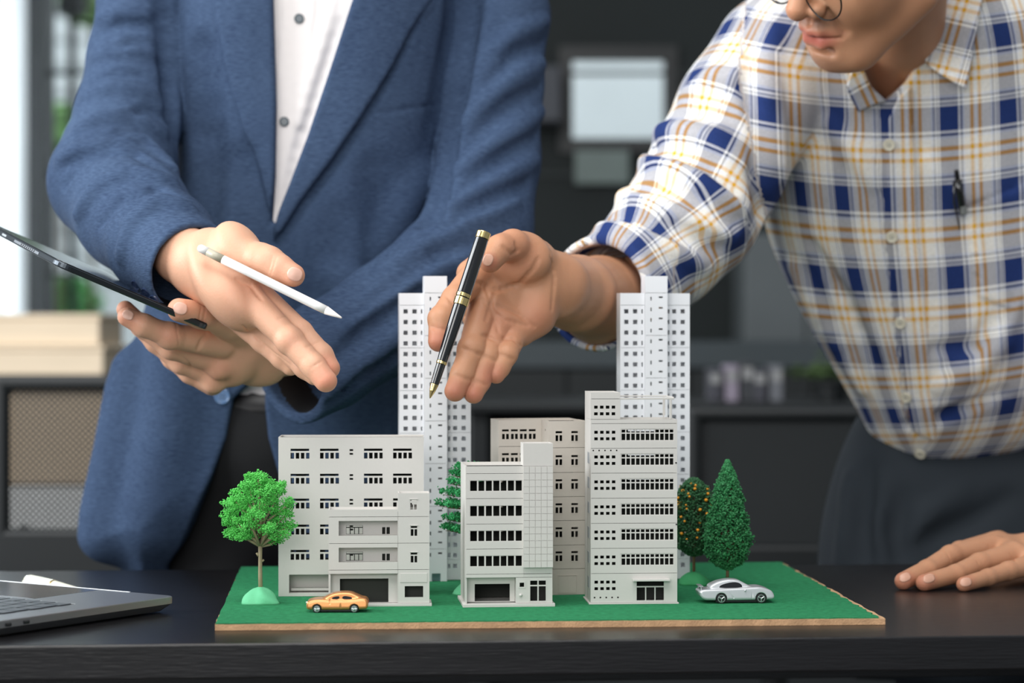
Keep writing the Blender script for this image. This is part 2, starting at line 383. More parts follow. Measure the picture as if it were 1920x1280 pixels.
# credenza with folders, grey cabinet behind
m_cred = mat('slate top', rgb(66,74,78), 0.5, noise=0.05)
YC = 6.0
e = empty('credenza', (wx(1150,YC), YC+0.25, 0), 0, 'long slate-topped sideboard along the dark back wall', 'cabinet')
eb('worktop', m_cred, e, wx(600,YC), wx(1760,YC), YC-0.02, YC+0.5, wz(690,YC), wz(640,YC)); eb('carcass', mat('cred body', rgb(30,34,35), 0.6), e, wx(605,YC), wx(1755,YC), YC+.01, YC+0.49, 0.02, wz(690,YC)-.0005)
for i in range(5):
    a = wx(608+i*229,YC); eb('door', mat('cred body', rgb(30,34,35), 0.6), e, a, a+wx(1184,YC)-wx(960,YC), YC-0.008, YC+.009, 0.06, wz(692,YC)-.002, 0.002)
rr = random.Random(8)
YT = 4.75
e = empty('desk', (wx(1450,YT), YT+0.25, 0), 0, 'dark office desk behind the black mesh chair', 'desk')
eb('desktop', m_black, e, wx(860,YT), wx(1900,YT), YT-0.02, YT+0.5, wz(772,YT), wz(756,YT))
for px in (880,1860): eb('leg', m_black, e, wx(px,YT), wx(px,YT)+.04, YT+.02, YT+.45, 0, wz(772,YT)-.0005)
eb('modesty_panel', mat('modesty', rgb(34,38,40), 0.7), e, wx(890,YT)+.03, wx(1858,YT), YT+.2, YT+.22, 0.1, wz(772,YT)-.0005)
def item(name, label, cat, x, y, w, d, h, m, z, bev=.003, extra=None):
    e = empty(name, (x, y, z), 0, label, cat)
    b = MB(); b.box(-w/2, w/2, -d/2, d/2, 0, h); b.build('cover', m, e, bevel=bev)
    b = MB(); b.box(-w/2+.003, w/2-.003, -d/2-.0015, -d/2, h*.55, h*.85); b.build('spine_label', mat('spine label', rgb(150,150,150), .7), e)
zd = wz(756,YT)
cols = [((150,140,155),'mauve'),((70,70,78),'charcoal'),((95,95,100),'grey'),((60,62,66),'dark grey'),((110,112,118),'mid grey')]
for i,(px,ci) in enumerate([(1352,1),(1384,0),(1414,3),(1438,1),(1470,4)]):
    item('ring_binder', '%s ring binder on the far desk, %s' % (cols[ci][1], ['leftmost of five','second from the left','in the middle of the row','fourth from the left','rightmost beside the plant'][i]), 'binder', wx(px,YT), YT+.18, .028, .1, .07+.008*(i%3), mat('binder '+cols[ci][1], rgb(*cols[ci][0]), .6), zd)
e = empty('potted_plant', (wx(1585,YT), YT+.2, zd), 0, 'low green plant in a dark pot on the far desk', 'plant')
b = MB(); b.tube([(0,0,0),(0,0,.04)], [.03,.036], 16); b.build('pot', m_black, e)
b = MB()
for _ in range(260):
    b.ico((rr.gauss(0,.03), rr.gauss(0,.03), .05+abs(rr.gauss(0,.015))), .008, (1.5,1,.5))
o = b.build('foliage', mat('plant leaf', rgb(70,92,50), .6, noise=.3), e); o['kind'] = 'stuff'
e = empty('storage_cabinet', (wx(1475,6.6), 6.75, 0), 0, 'tall light grey cabinet by the dark wall, right of the second tower', 'cabinet')
eb('cabinet_body', mat('cab grey', rgb(84,90,92), .6, noise=.1, nscale=3), e, wx(1395,6.6), wx(1640,6.6), 6.62, 6.95, 0, wz(436,6.6))
eb('door', mat('cab door', rgb(100,106,108), .6, noise=.1, nscale=3), e, wx(1398,6.6), wx(1510,6.6), 6.6, 6.619, .05, wz(440,6.6)); eb('door', mat('cab door', rgb(100,106,108), .6), e, wx(1514,6.6), wx(1636,6.6), 6.6, 6.619, .05, wz(440,6.6))
e = empty('notice_board', (wx(1128,6.9), 6.97, wz(345,6.97)), 0, 'small grey-green notice board beneath the bright window', 'board')
eb('panel', mat('notice', rgb(118,130,126), .7, noise=.1, nscale=8), e, wx(1078,6.97), wx(1180,6.97), 6.955, 6.985, wz(345,6.97), wz(282,6.97))
e = empty('wall_cabinet', (wx(1040,6.9), 6.9, wz(235,6.9)), 0, 'slim dark grey wall cabinet left of the bright window', 'cabinet')
eb('cabinet_body', mat('slimcab', rgb(78,80,86), .7), e, wx(985,6.9), wx(1052,6.9), 6.8, 6.985, wz(235,6.9), wz(130,6.9)); eb('door', mat('slimcab', rgb(78,80,86), .7), e, wx(988,6.9), wx(1049,6.9), 6.785, 6.799, wz(232,6.9), wz(133,6.9))
# ---------------------------------------------------------------- table and baseboard
c, s_ = math.cos(TH), math.sin(TH)
O = Vector(((0-960)/F*1.983, 1.983, TT))
def T(u, v, z=0): return Vector((O.x+u*c-v*s_, O.y+u*s_+v*c, O.z+z))
def table_mat():
    m = mat('table wood', rgb(20,19,21), 0.3, noise=0.35, nscale=14, stretch=(0.6,9,9), bump=0.25, bscale=60, spec=0.5)
    return m
m_tab = table_mat()
e = empty('table', T(0.5,0.3,-TT), TH, 'dark stained wooden table under the model board', 'table')
b = MB(); b.box(-0.85, 0.75, -0.3, 0.325, TT-0.031, TT); b.build('tabletop', m_tab, e, bevel=0.0018, seg=3)
for u in (-0.8, 0.7):
    for v in (-0.25, 0.27):
        b = MB(); b.box(u-.03, u+.03, v-.03, v+.03, 0, TT-.0315); b.build('leg', m_tab, e, bevel=.002)
b = MB(); b.box(-0.76, 0.66, 0.24, 0.26, TT-0.12, TT-.0315); b.build('apron', m_tab, e, bevel=.001)
# board: green felt top on wood fibre board
fl, fr_, br, bl = G(403,1168), G(1660,1157), G(1468,1053), G(452,1062)
e = empty('model_base_board', ((fl.x+br.x)/2, (fl.y+br.y)/2, TT), 0, 'fibreboard base covered in green felt carrying the model buildings', 'board')
rr = random.Random(4)
def edge(a, b_, n, amp):
    out = []
    for k in range(n):
        t = k/n; p = a.lerp(b_, t); d = (b_-a).normalized(); nn = Vector((d.y, -d.x, 0)); out.append(p+nn*rr.uniform(-amp, amp)*(1 if k else 0))
    return out
def slab(loop, z0, z1, m, name, inset=0):
    l = e.location; n = len(loop); vs = [(p.x-l.x, p.y-l.y, z0-l.z) for p in loop]+[(p.x-l.x, p.y-l.y, z1-l.z) for p in loop]
    b = MB(); b.add(vs, [tuple(range(n))[::-1], tuple(range(n, 2*n))]+[(k, (k+1)%n, (k+1)%n+n, k+n) for k in range(n)]); return b.build(name, m, e)
board = edge(fl, fr_, 60, .0006)+edge(fr_, br, 40, .0012)+edge(br, bl, 10, .0003)+edge(bl, fl, 30, .0006)
slab(board, TT+.0002, BT-.0011, mat('fibreboard', rgb(196,156,118), .85, noise=.22, nscale=60, bump=.6, bscale=500), 'fibreboard')
def ins(p, k): q = e.location; return Vector((q.x+(p.x-q.x)*k, q.y+(p.y-q.y)*k, p.z))
f2 = edge(fl+Vector((.0005,.0005,0)), fr_+Vector((-.006,.0012,0)), 80, .0008)+edge(fr_+Vector((-.006,.0012,0)), br+Vector((-.003,0,0)), 60, .0022)+edge(br+Vector((-.003,0,0)), bl, 10, .0003)+edge(bl, fl+Vector((.0005,.0005,0)), 30, .0006)
m_felt = mat('green felt', rgb(50,128,86), .95, noise=.22, nscale=160, bump=.9, bscale=900, spec=.05)
slab(f2, BT-.001, BT, m_felt, 'felt')
# fuzz of the felt: short fibres, uncountable
m_fuzz = mat('felt fibre', rgb(46,134,84), .95, spec=.1)
b = MB(); rr = random.Random(12); l = e.location
for k in range(5200):
    t = rr.random()**1.6; a = fl.lerp(bl, t*.35); d = fr_.lerp(br, t*.35); p = a.lerp(d, .004+.985*rr.random())
    an = rr.uniform(0, 6.28); L = rr.uniform(.0006,.0018); x, y = p.x-l.x, p.y-l.y; z = BT-l.z
    b.add([(x,y,z),(x+.00012,y,z),(x+L*math.cos(an),y+L*math.sin(an),z+rr.uniform(.0002,.0008))], [(0,1,2)])
o = b.build('felt_fibres', m_fuzz, e); o['kind'] = 'stuff'
# ---------------------------------------------------------------- model buildings
m_pl = mat('grey plastic', rgb(204,201,196), .55, noise=.012, nscale=300, bump=.05, bscale=1200)
m_pl5 = mat('warm grey plastic', rgb(194,186,176), .55, noise=.015, nscale=300)
m_tw = mat('white plastic', rgb(240,242,246), .5)
m_shade_frame = mat('charcoal shade and frames', rgb(52,54,50), .9)  # dark colour standing in for shade inside the models; also balcony window frames
class Bd:
    def __init__(s, name, px0, basey, th, label, m, s_scale=1.0):
        s.Y = (HC-BT)*F/(basey-620); s.px0 = px0; s.by = basey; s.k = s.Y/F*s_scale; s.m = m
        s.th = th; p = P(px0, basey, s.Y); s.e = empty(name, (p.x, p.y, BT), th, label, 'model building', 'white plastic model buildings'); s.cache = {}
    def u(s, px): return (px-s.px0)*s.k/math.cos(s.th)
    def z(s, py): return (s.by-py)*s.k
    def holes(s, rs): return [(s.u(a), s.u(b), s.z(d), s.z(c)) for a, b, c, d in rs]   # rs: x0,x1,ytop,ybot in px
    def panel(s, name, x0, x1, yt, yb, y0, t, rs=(), gap=.0002, m=None, bev=0):
        b = MB(); b.panel(s.u(x0), s.u(x1), s.z(yb)+gap, s.z(yt)-gap, y0, y0+t, s.holes(rs)); return b.build(name, m or s.m, s.e, bevel=bev)
    def storeys(s, x0, x1, ys, y0, t, rs=()):
        for a, b in zip(ys[:-1], ys[1:]): s.panel('wall_panel', x0, x1, a, b, y0, t, rs)
    def box(s, name, x0, x1, yt, yb, y0, y1, m=None, bev=0.0003):
        b = MB(); b.box(s.u(x0), s.u(x1), y0, y1, s.z(yb), s.z(yt)); return b.build(name, m or s.m, s.e, bevel=bev)
    def frame(s, x0, x1, yt, yb, panes, y0, t, name='window', m=None):
        """a window: frame plate with pane openings; panes in px relative to the top left corner; mesh shared by alike windows"""
        key = (round(x1-x0,1), round(yb-yt,1), tuple(panes), t)
        if key not in s.cache:
            b = MB(); W, H = s.u(x0+(x1-x0))-s.u(x0), (yb-yt)*s.k; k = s.k/math.cos(s.th)
            b.panel(0, W, 0, H, 0, t, [(a*k, c*k, H-f_*s.k, H-d*s.k) for a, c, d, f_ in panes]); s.cache[key] = b.me('window_mesh', m or s.m)
        return link(name, s.cache[key], s.e, (s.u(x0), y0, s.z(yb)))
    def shell(s, x0, x1, yt, yb, depth, t=.0012, roof_in=.0025, back=(), y0=0, roof=True, right=True, left=True):
        b = MB(); zt, zb = s.z(yt), s.z(yb)
        if left: b.box(s.u(x0)+.00005, s.u(x0)+t, y0+t+.00005, y0+depth-t, zb, zt-.0001); b.build('side_wall', s.m, s.e)
        if right: b = MB(); b.box(s.u(x1)-t, s.u(x1)-.00005, y0+t+.00005, y0+depth-t, zb, zt-.0001); b.build('side_wall', s.m, s.e)
        b = MB(); b.panel(s.u(x0), s.u(x1), zb, zt, y0+depth-t+.00005, y0+depth, s.holes(back)); b.build('back_wall', s.m, s.e)
        if roof: b = MB(); b.box(s.u(x0)+t, s.u(x1)-t, y0+t, y0+depth-t, zt-roof_in-.001, zt-roof_in); b.build('roof', s.m, s.e)
# 1: wide back-left block
B = Bd('model_building', 522, 1118, math.radians(2.2), 'wide six-storey grey model block behind the orange car, furthest left', m_pl)
wxs = [(544.6,580),(599.7,635.3),(681.9,717),(736.5,772)]; wys = [841,888,934.5,983.2,1030.6]
rs = [(a,b_,y,y+19) for y in wys for a,b_ in wxs]+[(655,661.8,y+1,y+11.6) for y in wys]
gh = [(542,640,1077,1112)]
B.storeys(522, 794, [819, 1118], 0, .0012, rs+gh)
for y in wys:
    for a, b_ in wxs: B.frame(a-.5, b_+.5, y-.5, y+19.5, [(.7,35.3,.7,4.9)]+[(.7+9.6*k,7.2+9.6*k,8.2,19.3) for k in range(4)], .0003, .0007)
    B.frame(654.6, 662.2, y+.6, y+12, [(.5,7.1,.6,4),(.5,7.1,7.6,11)], .0003, .0007)
B.shell(522, 794, 819, 1118, .047, back=[(a-3,b_+4,y-4,y+24) for y in wys for a,b_ in wxs])
B.panel('card_liner', 524, 792, 821, 1071, .030, .0006, [(a-2+i%2*9,a+7+i%2*9,y+6,y+21) for y in wys for i,(a,_) in enumerate(wxs[:3])]+[(b_-9,b_,y+6,y+21) for y in wys for _,b_ in wxs[:2]], m=m_shade_frame)  # added dark sheet, so the rooms behind the windows look shaded
B.box('floor_slab', 524, 792, 1112, 1118, .0015, .044); B.panel('inner_wall', 524, 792, 1072, 1112, .020, .001); B.box('ceiling_slab', 524, 792, 1072, 1074.5, .0015, .0195)
B.box('bench', 545, 700, 1104, 1109, .008, .016)
# 2: low front-left building with balconies
B = Bd('model_building', 616, 1137, math.radians(3.5), 'low grey model building with two long balconies and a garage, by the orange car', m_pl)
bal = [(635,745,976.6,1004.2),(635,745,1026.7,1054)]
wr = [(768.2,782.5,936.8,957.8),(769,782.7,986,1006.6),(769,782.7,1036,1056.3)]
def holes_of(B, l): return [(a,b_,c_,d) for a,b_,c_,d in l]
B.storeys(616, 745.4, [954.8, 969, 1018.8, 1068.5, 1076], 0, .0012, bal+wr)
B.storeys(745.8, 804.8, [924.6, 969, 1018.8, 1068.5, 1132], 0, .0012, bal+wr+[(758.5,793,1099.4,1120.4)])
B.panel('door_frame', 616, 745.2, 1076.3, 1132, 0, .0012, [(619.8,744.6,1076.3,1132)])
B.panel('garage_wall', 618, 746, 1076.3, 1132, .007, .001, [(637,728,1086.3,1131)])
B.panel('sign_panel', 749.8, 800.6, 1074.8, 1092.8, -.0005, .0005, bev=.0002)
for a,b_,c_,d in wr: B.frame(a-.5, b_+.5, c_-.3, d+.3, [(1.4,13.2,1.2,4.6),(1.4,6.3,7,19.5),(8.3,13.2,7,19.5)], .0003, .0007); B.box('lintel', a-.8, b_+.8, c_-1.2, c_-.2, -.0006, .0003, bev=0)
for a,b_,c_,d in bal:
    B.panel('balcony_wall', a-3, b_+3, c_-4, d+3, .0125, .001, [(648.4,680.2,c_+10.2,d-.6),(716.3,722.3,c_+14,d-.6),(724.6,730.7,c_+14,d-.6)])
    B.frame(648.2, 680.4, c_+10, d-.3, [(.8,31.4,.8,3.2)]+[(.8+8*k,7.2+8*k,5,16.6) for k in range(4)], .0126, .0006, m=m_shade_frame)
    B.box('balcony_floor', a-3, b_+3, d+1, d+2.5, .0013, .0124, bev=0); B.box('balcony_ceiling', a-3, b_+3, c_-3, c_-1.2, .0013, .0124, bev=0)
    B.box('balcony_side', a-1.8, a-.8, c_-1, d+1, .0013, .0124, bev=0); B.box('balcony_side', b_+.8, b_+1.8, c_-1, d+1, .0013, .0124, bev=0)
B.shell(616, 804.8, 954.8, 1132, .032, back=[(646,684,c_+6,d+2) for a,b_,c_,d in bal])
B.shell(746, 804.8, 924.6, 954.5, .026, back=[(766,784,934,950)])
B.panel('card_liner', 618, 744, 1077, 1131, .016, .0008, m=m_shade_frame); B.panel('card_liner', 747, 803, 960, 1131, .012, .0008, m=m_shade_frame); B.box('card_floor', 630, 735, 1129.5, 1131, .0085, .0159, m=m_shade_frame, bev=0); B.box('card_ceiling', 619, 743, 1078, 1080, .0085, .0159, m=m_shade_frame, bev=0)  # dark sheets and slabs added as shade inside garage and stair block
for y in (969, 1018.8): B.panel('card_liner', 690, 744, y, y+48, .017, .0008, m=m_shade_frame)
B.box('base_plate', 614.5, 809.3, 1132.2, 1137, -.0022, .034)
B.box('roof_fitting', 773, 775.5, 921, 924.4, .002, .004, bev=0)
# 3: front-centre building with tiled stair tower
B = Bd('model_building', 873.2, 1138, math.radians(5.2), 'five-storey grey model building with a tiled tower, centre front', m_pl)
wy3 = [900.4, 947.6, 994.5, 1041.6]
rs = [(880.6,980,y,y+20.6) for y in wy3]
B.storeys(873.2, 982, [873.6,887.8,934.7,982.4,1029.3,1076.4,1083.2], 0, .0012, rs)
B.panel('wall_panel', 982.2, 1036, 1064, 1076.4, 0, .0012)
B.panel('wall_panel', 982.2, 1036, 1076.6, 1083.2, 0, .0012)
B.panel('wall_panel', 967.5, 1036, 1083.2, 1132, 0, .0012, [(993,1025.3,1088,1129),(972.2,985,1091,1103)])
for y in wy3: B.frame(880.4, 980.6, y-.3, y+21, [(1.4,13.8,1.2,20.2),(16.8,27.6,1.2,20.2),(30.7,41.8,1.2,20.2),(44.6,56,1.2,20.2),(58.6,69.2,1.2,20.2),(72,83.4,1.2,20.2),(86.6,98,1.2,20.2)], .0003, .0007)
B.frame(971.8, 985.4, 1090.6, 1103.4, [(2.6,11,2.4,10.4)], -.0003, .0012); 
B.frame(992.6, 1025.7, 1087.6, 1129.4, [(1.6,15.2,1.8,10),(17.6,31,1.8,10),(1.6,15.2,12.4,40),(17.6,31,12.4,40)], -.0002, .0012, 'door')
b = MB(); b.ico((B.u(976.4), -.0006, B.z(1116.5)), .0017); b.build('wall_lamp', m_pl, B.e, smooth=True)
B.panel('garage_wall', 873.6, 967, 1083.4, 1131, .010, .001, [(891.5,957.5,1097,1129.5)])
b = MB(); b.box(B.u(967.4), B.u(968.6), .0013, .0099, B.z(1131), B.z(1083.4)); b.build('garage_side', m_pl, B.e)
B.box('soffit', 873.6, 968, 1081.4, 1083.2, .0013, .0099, bev=0)
B.shell(873.2, 1036, 873.6, 1132, .072, back=[(x,x+14,y,y+16) for y in wy3 for x in (886,906,940,965,1000)])
B.panel('inner_wall', 876, 1033, 1080, 1131, .05, .001, m=m_shade_frame)  # dark panel added as shade behind the ground floor openings
B.panel('card_liner', 875, 1034, 876, 1079, .035, .0006, [(x,x+9,y+1,y+7) for y in wy3 for x in (900,911)]+[(x,x+8,y+1,y+9) for y in wy3 for x in (943,)], m=m_shade_frame)  # added sheet, its dark colour is the shade seen through the windows
for y in (889,936,983.5,1030.5,1078): B.box('card_floor', 875, 1034, y, y+2, .002, .034, m=m_shade_frame, bev=0)
B.panel('card_liner', 970, 1034, 1085, 1131, .02, .0006, m=m_shade_frame)
B.box('base_plate', 867.6, 1040.6, 1132.2, 1138, -.0028, .0745)
# tower: five by fifteen tiles standing proud
B.panel('tower_front', 980.6, 1036.4, 831, 874, -.0034, .0012); B.box('tower_core', 980.8, 1036.2, 874.1, 1063.6, -.0034, -.00005, bev=0)
B.shell(980.6, 1036.4, 831, 873.4, .028, t=.0012, y0=-.0034, roof_in=.0008)
tm = None; xs = [980.8, 992.2, 1003.5, 1014.9, 1026.2, 1036.3]
for r_ in range(15):
    for k in range(5):
        if tm is None:
            b = MB(); b.box(0, B.u(10.45+B.px0), -.0006, 0, 0, 11.95*B.k); tm = b.me('tile_mesh', m_pl)
        link('tile', tm, B.e, (B.u(981+k*11.17), -.00345-rr.random()*.00008, B.z(874.2+(r_+1)*12.66)+.0001))
# 4: tall front-right building
B = Bd('model_building', 1107.5, 1132.7, math.radians(4.0), 'tall eight-storey model building with a roof frame and entrance canopy, right of centre', m_pl)
gy = [786,794,840.3,887,933.9,981,1028,1075,1130]
sw = []; 
for k in range(7):
    y = gy[k+1] if k < 6 else 1075
    y += 13.4
    for j in range(4):
        for r_ in range(2): sw.append((1114.3+11*j+.06*k, 1121+11*j+.06*k, y+12.2*r_, y+12.2*r_+5.6))
for j in range(4):
    for r_ in range(2): sw.append((1114+11*j, 1120.8+11*j, 760.3+12.4*r_, 766+12.4*r_))
for j in range(5): sw.append((1111.2+11*j, 1113.8+11*j, 843, 845.8)); sw.append((1113.4+11*j, 1116.4+11*j, 1118.7, 1121.5))
ww = [(1163.8,1264,gy[k+1]+9.9,gy[k+1]+32.6) for k in range(6)]
door = [(1193.2,1246.4,1089.6,1127)]
B.storeys(1107.5, 1270.6, gy, 0, .0012, sw+ww+door)
B.storeys(1107.5, 1163, [735.2,747.5,786], 0, .0012, sw)
for a,b_,c_,d in ww: B.frame(a-.4, b_+.4, c_-.3, d+.3, [(2.4+9.08*k, 9.2+9.08*k, 2, 7.2) for k in range(11)]+[(2.4+9.08*k, 9.2+9.08*k, 9.5, 21.6) for k in range(11)], .0004, .0007)
B.frame(1193, 1246.6, 1089.4, 1127.2, [(1.2,52.4,1.2,9.8),(1.2,17,12.2,36.6),(19.2,34.6,12.2,36.6),(36.8,52.4,12.2,36.6)], .0001, .0009, 'door')
B.box('canopy', 1186, 1255.6, 1085.4, 1089.2, -.0065, -.00005)
B.shell(1107.5, 1270.6, 786, 1130, .052, back=[(1182,1240,y+1,y+9) for _,_,y,_ in ww]+[(1136,1156,y+2,y+10) for _,_,y,_ in ww])
B.shell(1107.5, 1163, 735.2, 785.8, .052, roof_in=.0008)
B.panel('card_liner', 1109, 1269, 795, 1129, .024, .0006, [(1183,1238,y+1.5,y+8.6) for _,_,y,_ in ww]+[(1136,1154,y+3,y+9.5) for _,_,y,_ in ww[:4]], m=m_shade_frame)  # added charcoal sheet darkens the windows like an unlit interior
B.panel('card_liner', 1109, 1161, 737, 785, .012, .0006, m=m_shade_frame)
for y in (842,889,936,983,1030,1077): B.box('card_floor', 1109, 1269, y, y+1.5, .002, .0235, m=m_shade_frame, bev=0)
B.box('base_plate', 1104, 1273.5, 1130.1, 1132.7, -.0016, .056)
B.box('roof_beam', 1163, 1265, 745.4, 749, .0, .002); B.box('roof_beam', 1163, 1265, 743.6, 746.4, .046, .048); B.box('roof_beam', 1262, 1265, 744, 748, .002, .046)
B.box('post', 1256, 1260.6, 749, 785.8, .0, .002); B.box('post', 1255.5, 1260, 746.6, 782, .045, .047); B.box('post', 1249.5, 1252, 748, 785, .02, .0215, bev=0)
B.box('side_pilaster', 1107.2, 1109, 735, 1130, .044, .054, bev=0)
for px, py in ((1268.3,868),(1269,983.6)): 
    b = MB(); b.tube([(B.u(px),-.0004,B.z(py)),(B.u(px),.0003,B.z(py))], .0008, 8); b.build('peg', m_black, B.e)
for k in range(6): # side windows
    y = gy[k+2]+9
    b = MB(); b.box(-.0003, .0001, .012, .028, B.z(y+21), B.z(y)); b.build('side_window', mat('side glass', rgb(150,155,160), .4), B.e)
# 5: beige block behind
B = Bd('model_building', 934.6, 1110.4, math.radians(11), 'warm grey six-storey model block with a stepped front, behind the centre building', m_pl5)
gy = [787,837,883,928,972.3,1018,1062,1110.4]
wy = [805.5+44.6*k for k in range(6)]
rs = [(941+16.8*j,954.6+16.8*j,y-1,y+18) for y in wy for j in range(4)]
B.storeys(934.6, 1015.3, gy, .0, .0012, rs)
for y in wy:
    for j in range(4): B.frame(940.8+16.8*j, 954.8+16.8*j, y-1.2, y+18.2, [(.6,13.4,.8,4.4),(.8,5.8,9,19),(8.4,13.4,9,19)], .0003, .0007)
B.shell(934.6, 1086, 787, 1110.4, .044, right=True)
B.panel('inner_wall', 936, 1084, 790, 1110, .02, .001, m=m_shade_frame)  # added dark panel, painted shade for the windows of this block
yo = -.034   # right block steps forward
rs = [(1040.6,1054.6,y,y+20.2) for y in wy]+[(1070,1084,y,y+20.2) for y in wy]
k5 = 12.5
def sh(l): return [(a-k5,b_-k5,c_,d) for a,b_,c_,d in l]
B.storeys(1015.4, 1086, gy, yo, .0012, sh(rs))
for a,b_,c_,d in sh(rs): B.frame(a-.8, b_+.8, c_-.8, d+.8, [(1.6,14,1.6,5.4),(1.6,6.6,9,20),(9,14,9,20)], yo-.0002, .001)
b = MB(); b.panel(0, .0335, 0, B.z(787), 0, .0012, [(.012,.016,B.z(807),B.z(803))])
o = b.build('side_wall', m_pl5, B.e); o.location = (B.u(1015.4)+.0012, yo+.0013, 0); o.rotation_euler = (0,0,math.radians(90))
b = MB(); b.box(B.u(1086)-.0012, B.u(1086), yo+.0013, .0, 0, B.z(787)); b.build('side_wall', m_pl5, B.e)
b = MB(); b.box(B.u(1016.8), B.u(1084.5), yo+.0013, .0015, B.z(787)-.003, B.z(787)-.002); b.build('roof', m_pl5, B.e)
B.panel('relief_door', 1047.5-k5, 1079.5-k5, 1075, 1106, yo-.0004, .0004); B.panel('relief_door_frame', 1045.5-k5, 1081.5-k5, 1073, 1108, yo-.0006, .0006, [(1046.9-k5,1080.1-k5,1074.4,1106.6)])
# 6, 7: twin towers
def tower(px, base, label, top):
    B = Bd('model_tower', px, base, math.radians(5.5), label, m_tw)
    k = (base-517.0)/573.0
    X = lambda q: px+(q-795.5)*k; Yy = lambda q: base-(1090.0-q)*k
    rows = 25
    L = []; Cn = []; R = []
    for r_ in range(rows):
        y = 579.6+20*r_
        if y < 1070:
            L += [(X(757),X(765),Yy(y),Yy(y+8)),(X(773.5),X(781.8),Yy(y),Yy(y+8)),(X(789.6),X(792.2),Yy(y),Yy(y+8))]
            R += [(X(841),X(846),Yy(y),Yy(y+8)),(X(851),X(858.6),Yy(y),Yy(y+8)),(X(867),X(875),Yy(y),Yy(y+8))]
        y = 556.5+20*r_
        if y < 1064: Cn += [(X(805.6),X(808.2),Yy(y),Yy(y+7)),(X(821.4),X(829),Yy(y-1),Yy(y+2.2))]
    B.storeys(X(749.4), X(795.3), [Yy(549), Yy(572)]+[Yy(572+20*i*4) for i in range(1,7)]+[base], .0035, .0012, L)
    B.storeys(X(795.5), X(838), [Yy(517), Yy(549)]+[Yy(549+20*i*4) for i in range(1,7)]+[base], 0, .0012, Cn+[(X(809.6),X(826),Yy(1075),base)])
    B.storeys(X(838.2), X(884.6), [Yy(549), Yy(572)]+[Yy(572+20*i*4) for i in range(1,7)]+[base], .014, .0012, R)
    B.shell(X(749.4), X(795.6), Yy(549), base, .027, y0=.0035, right=False)
    B.shell(X(795.5), X(838), Yy(517), base, .028, y0=0, back=[(X(797),X(836.5),Yy(560),base)])
    B.shell(X(838.2), X(884.6), Yy(549), base, .022, y0=.014, left=False)
    B.panel('door', X(809), X(826.5), Yy(1074), base, .003, .001, m=mat('teal door', rgb(120,150,156), .5))
tower(795.5, 1090, 'white high-rise model tower behind the pointing hand with the pen', 517)
tower(1209.5, 1088, 'white high-rise model tower behind the tall building, beside the orange tree', 516)
# ---------------------------------------------------------------- model trees
m_mound = mat('green clay', rgb(104,196,146), .75, noise=.05, nscale=60, bump=.3, bscale=300)
m_mound_d = mat('deep green clay', rgb(52,150,92), .75, noise=.05, nscale=60, bump=.3, bscale=300)
m_trunk = mat('model trunk', rgb(156,142,112), .6, noise=.12, nscale=120)
m_trunk_d = mat('model trunk dark', rgb(112,88,62), .7, noise=.15, nscale=120)
def mound(parent, r, h, seed, m):
    rr = random.Random(seed); b = MB(); n, k = 28, 9; vs = []; ph = [rr.uniform(0,6.28) for _ in range(6)]
    for j in range(k+1):
        t = j/k
        for i in range(n):
            a = 2*math.pi*i/n; q = 1+.10*math.sin(2*a+ph[0])+.07*math.sin(3*a+ph[1]+t*2)+.05*math.sin(5*a+ph[2])
            rad = r*q*(.10+.90*max(0,1-t**1.45)**.62)*(1+.06*math.sin(4*a+ph[4]+5*t))
            z = h*t*(1+.10*math.sin(2*a+ph[3]+2*t)*(1-t)) if t < 1 else h
            vs.append((rad*math.cos(a), rad*math.sin(a), z))
    vs.append((0,0,h*1.0)); fs = [(j*n+i, j*n+(i+1)%n, (j+1)*n+(i+1)%n, (j+1)*n+i) for j in range(k) for i in range(n)]
    fs += [(k*n+i, k*n+(i+1)%n, (k+1)*n) for i in range(n)]; fs.append(tuple(range(n))[::-1]); b.add(vs, fs)
    return b.build('clay_mound', m, parent, smooth=True)
def grain(b, rr, c, r):
    s = r*rr.uniform(.6,1.25)
    q = Matrix.Rotation(rr.uniform(0,6.28), 3, Vector((rr.gauss(0,1),rr.gauss(0,1),rr.gauss(0,1))).normalized())
    # an irregular five-sided lump
    V = [Vector((math.cos(a)*s*rr.uniform(.7,1.2), math.sin(a)*s*rr.uniform(.7,1.2), rr.uniform(-.3,.3)*s)) for a in (0,1.26,2.51,3.77,5.03)]
    V += [Vector((0,0,s*.8)), Vector((0,0,-s*.7))]
    b.add([Vector(c)+q@v for v in V], [(i,(i+1)%5,5) for i in range(5)]+[((i+1)%5,i,6) for i in range(5)])
def tree_base(name, px, py, label, r, h, m, seed):
    p = G(px, py); e = empty(name, (p.x, p.y, BT), 0, label, 'model tree'); mound(e, r, h, seed, m); return e, p
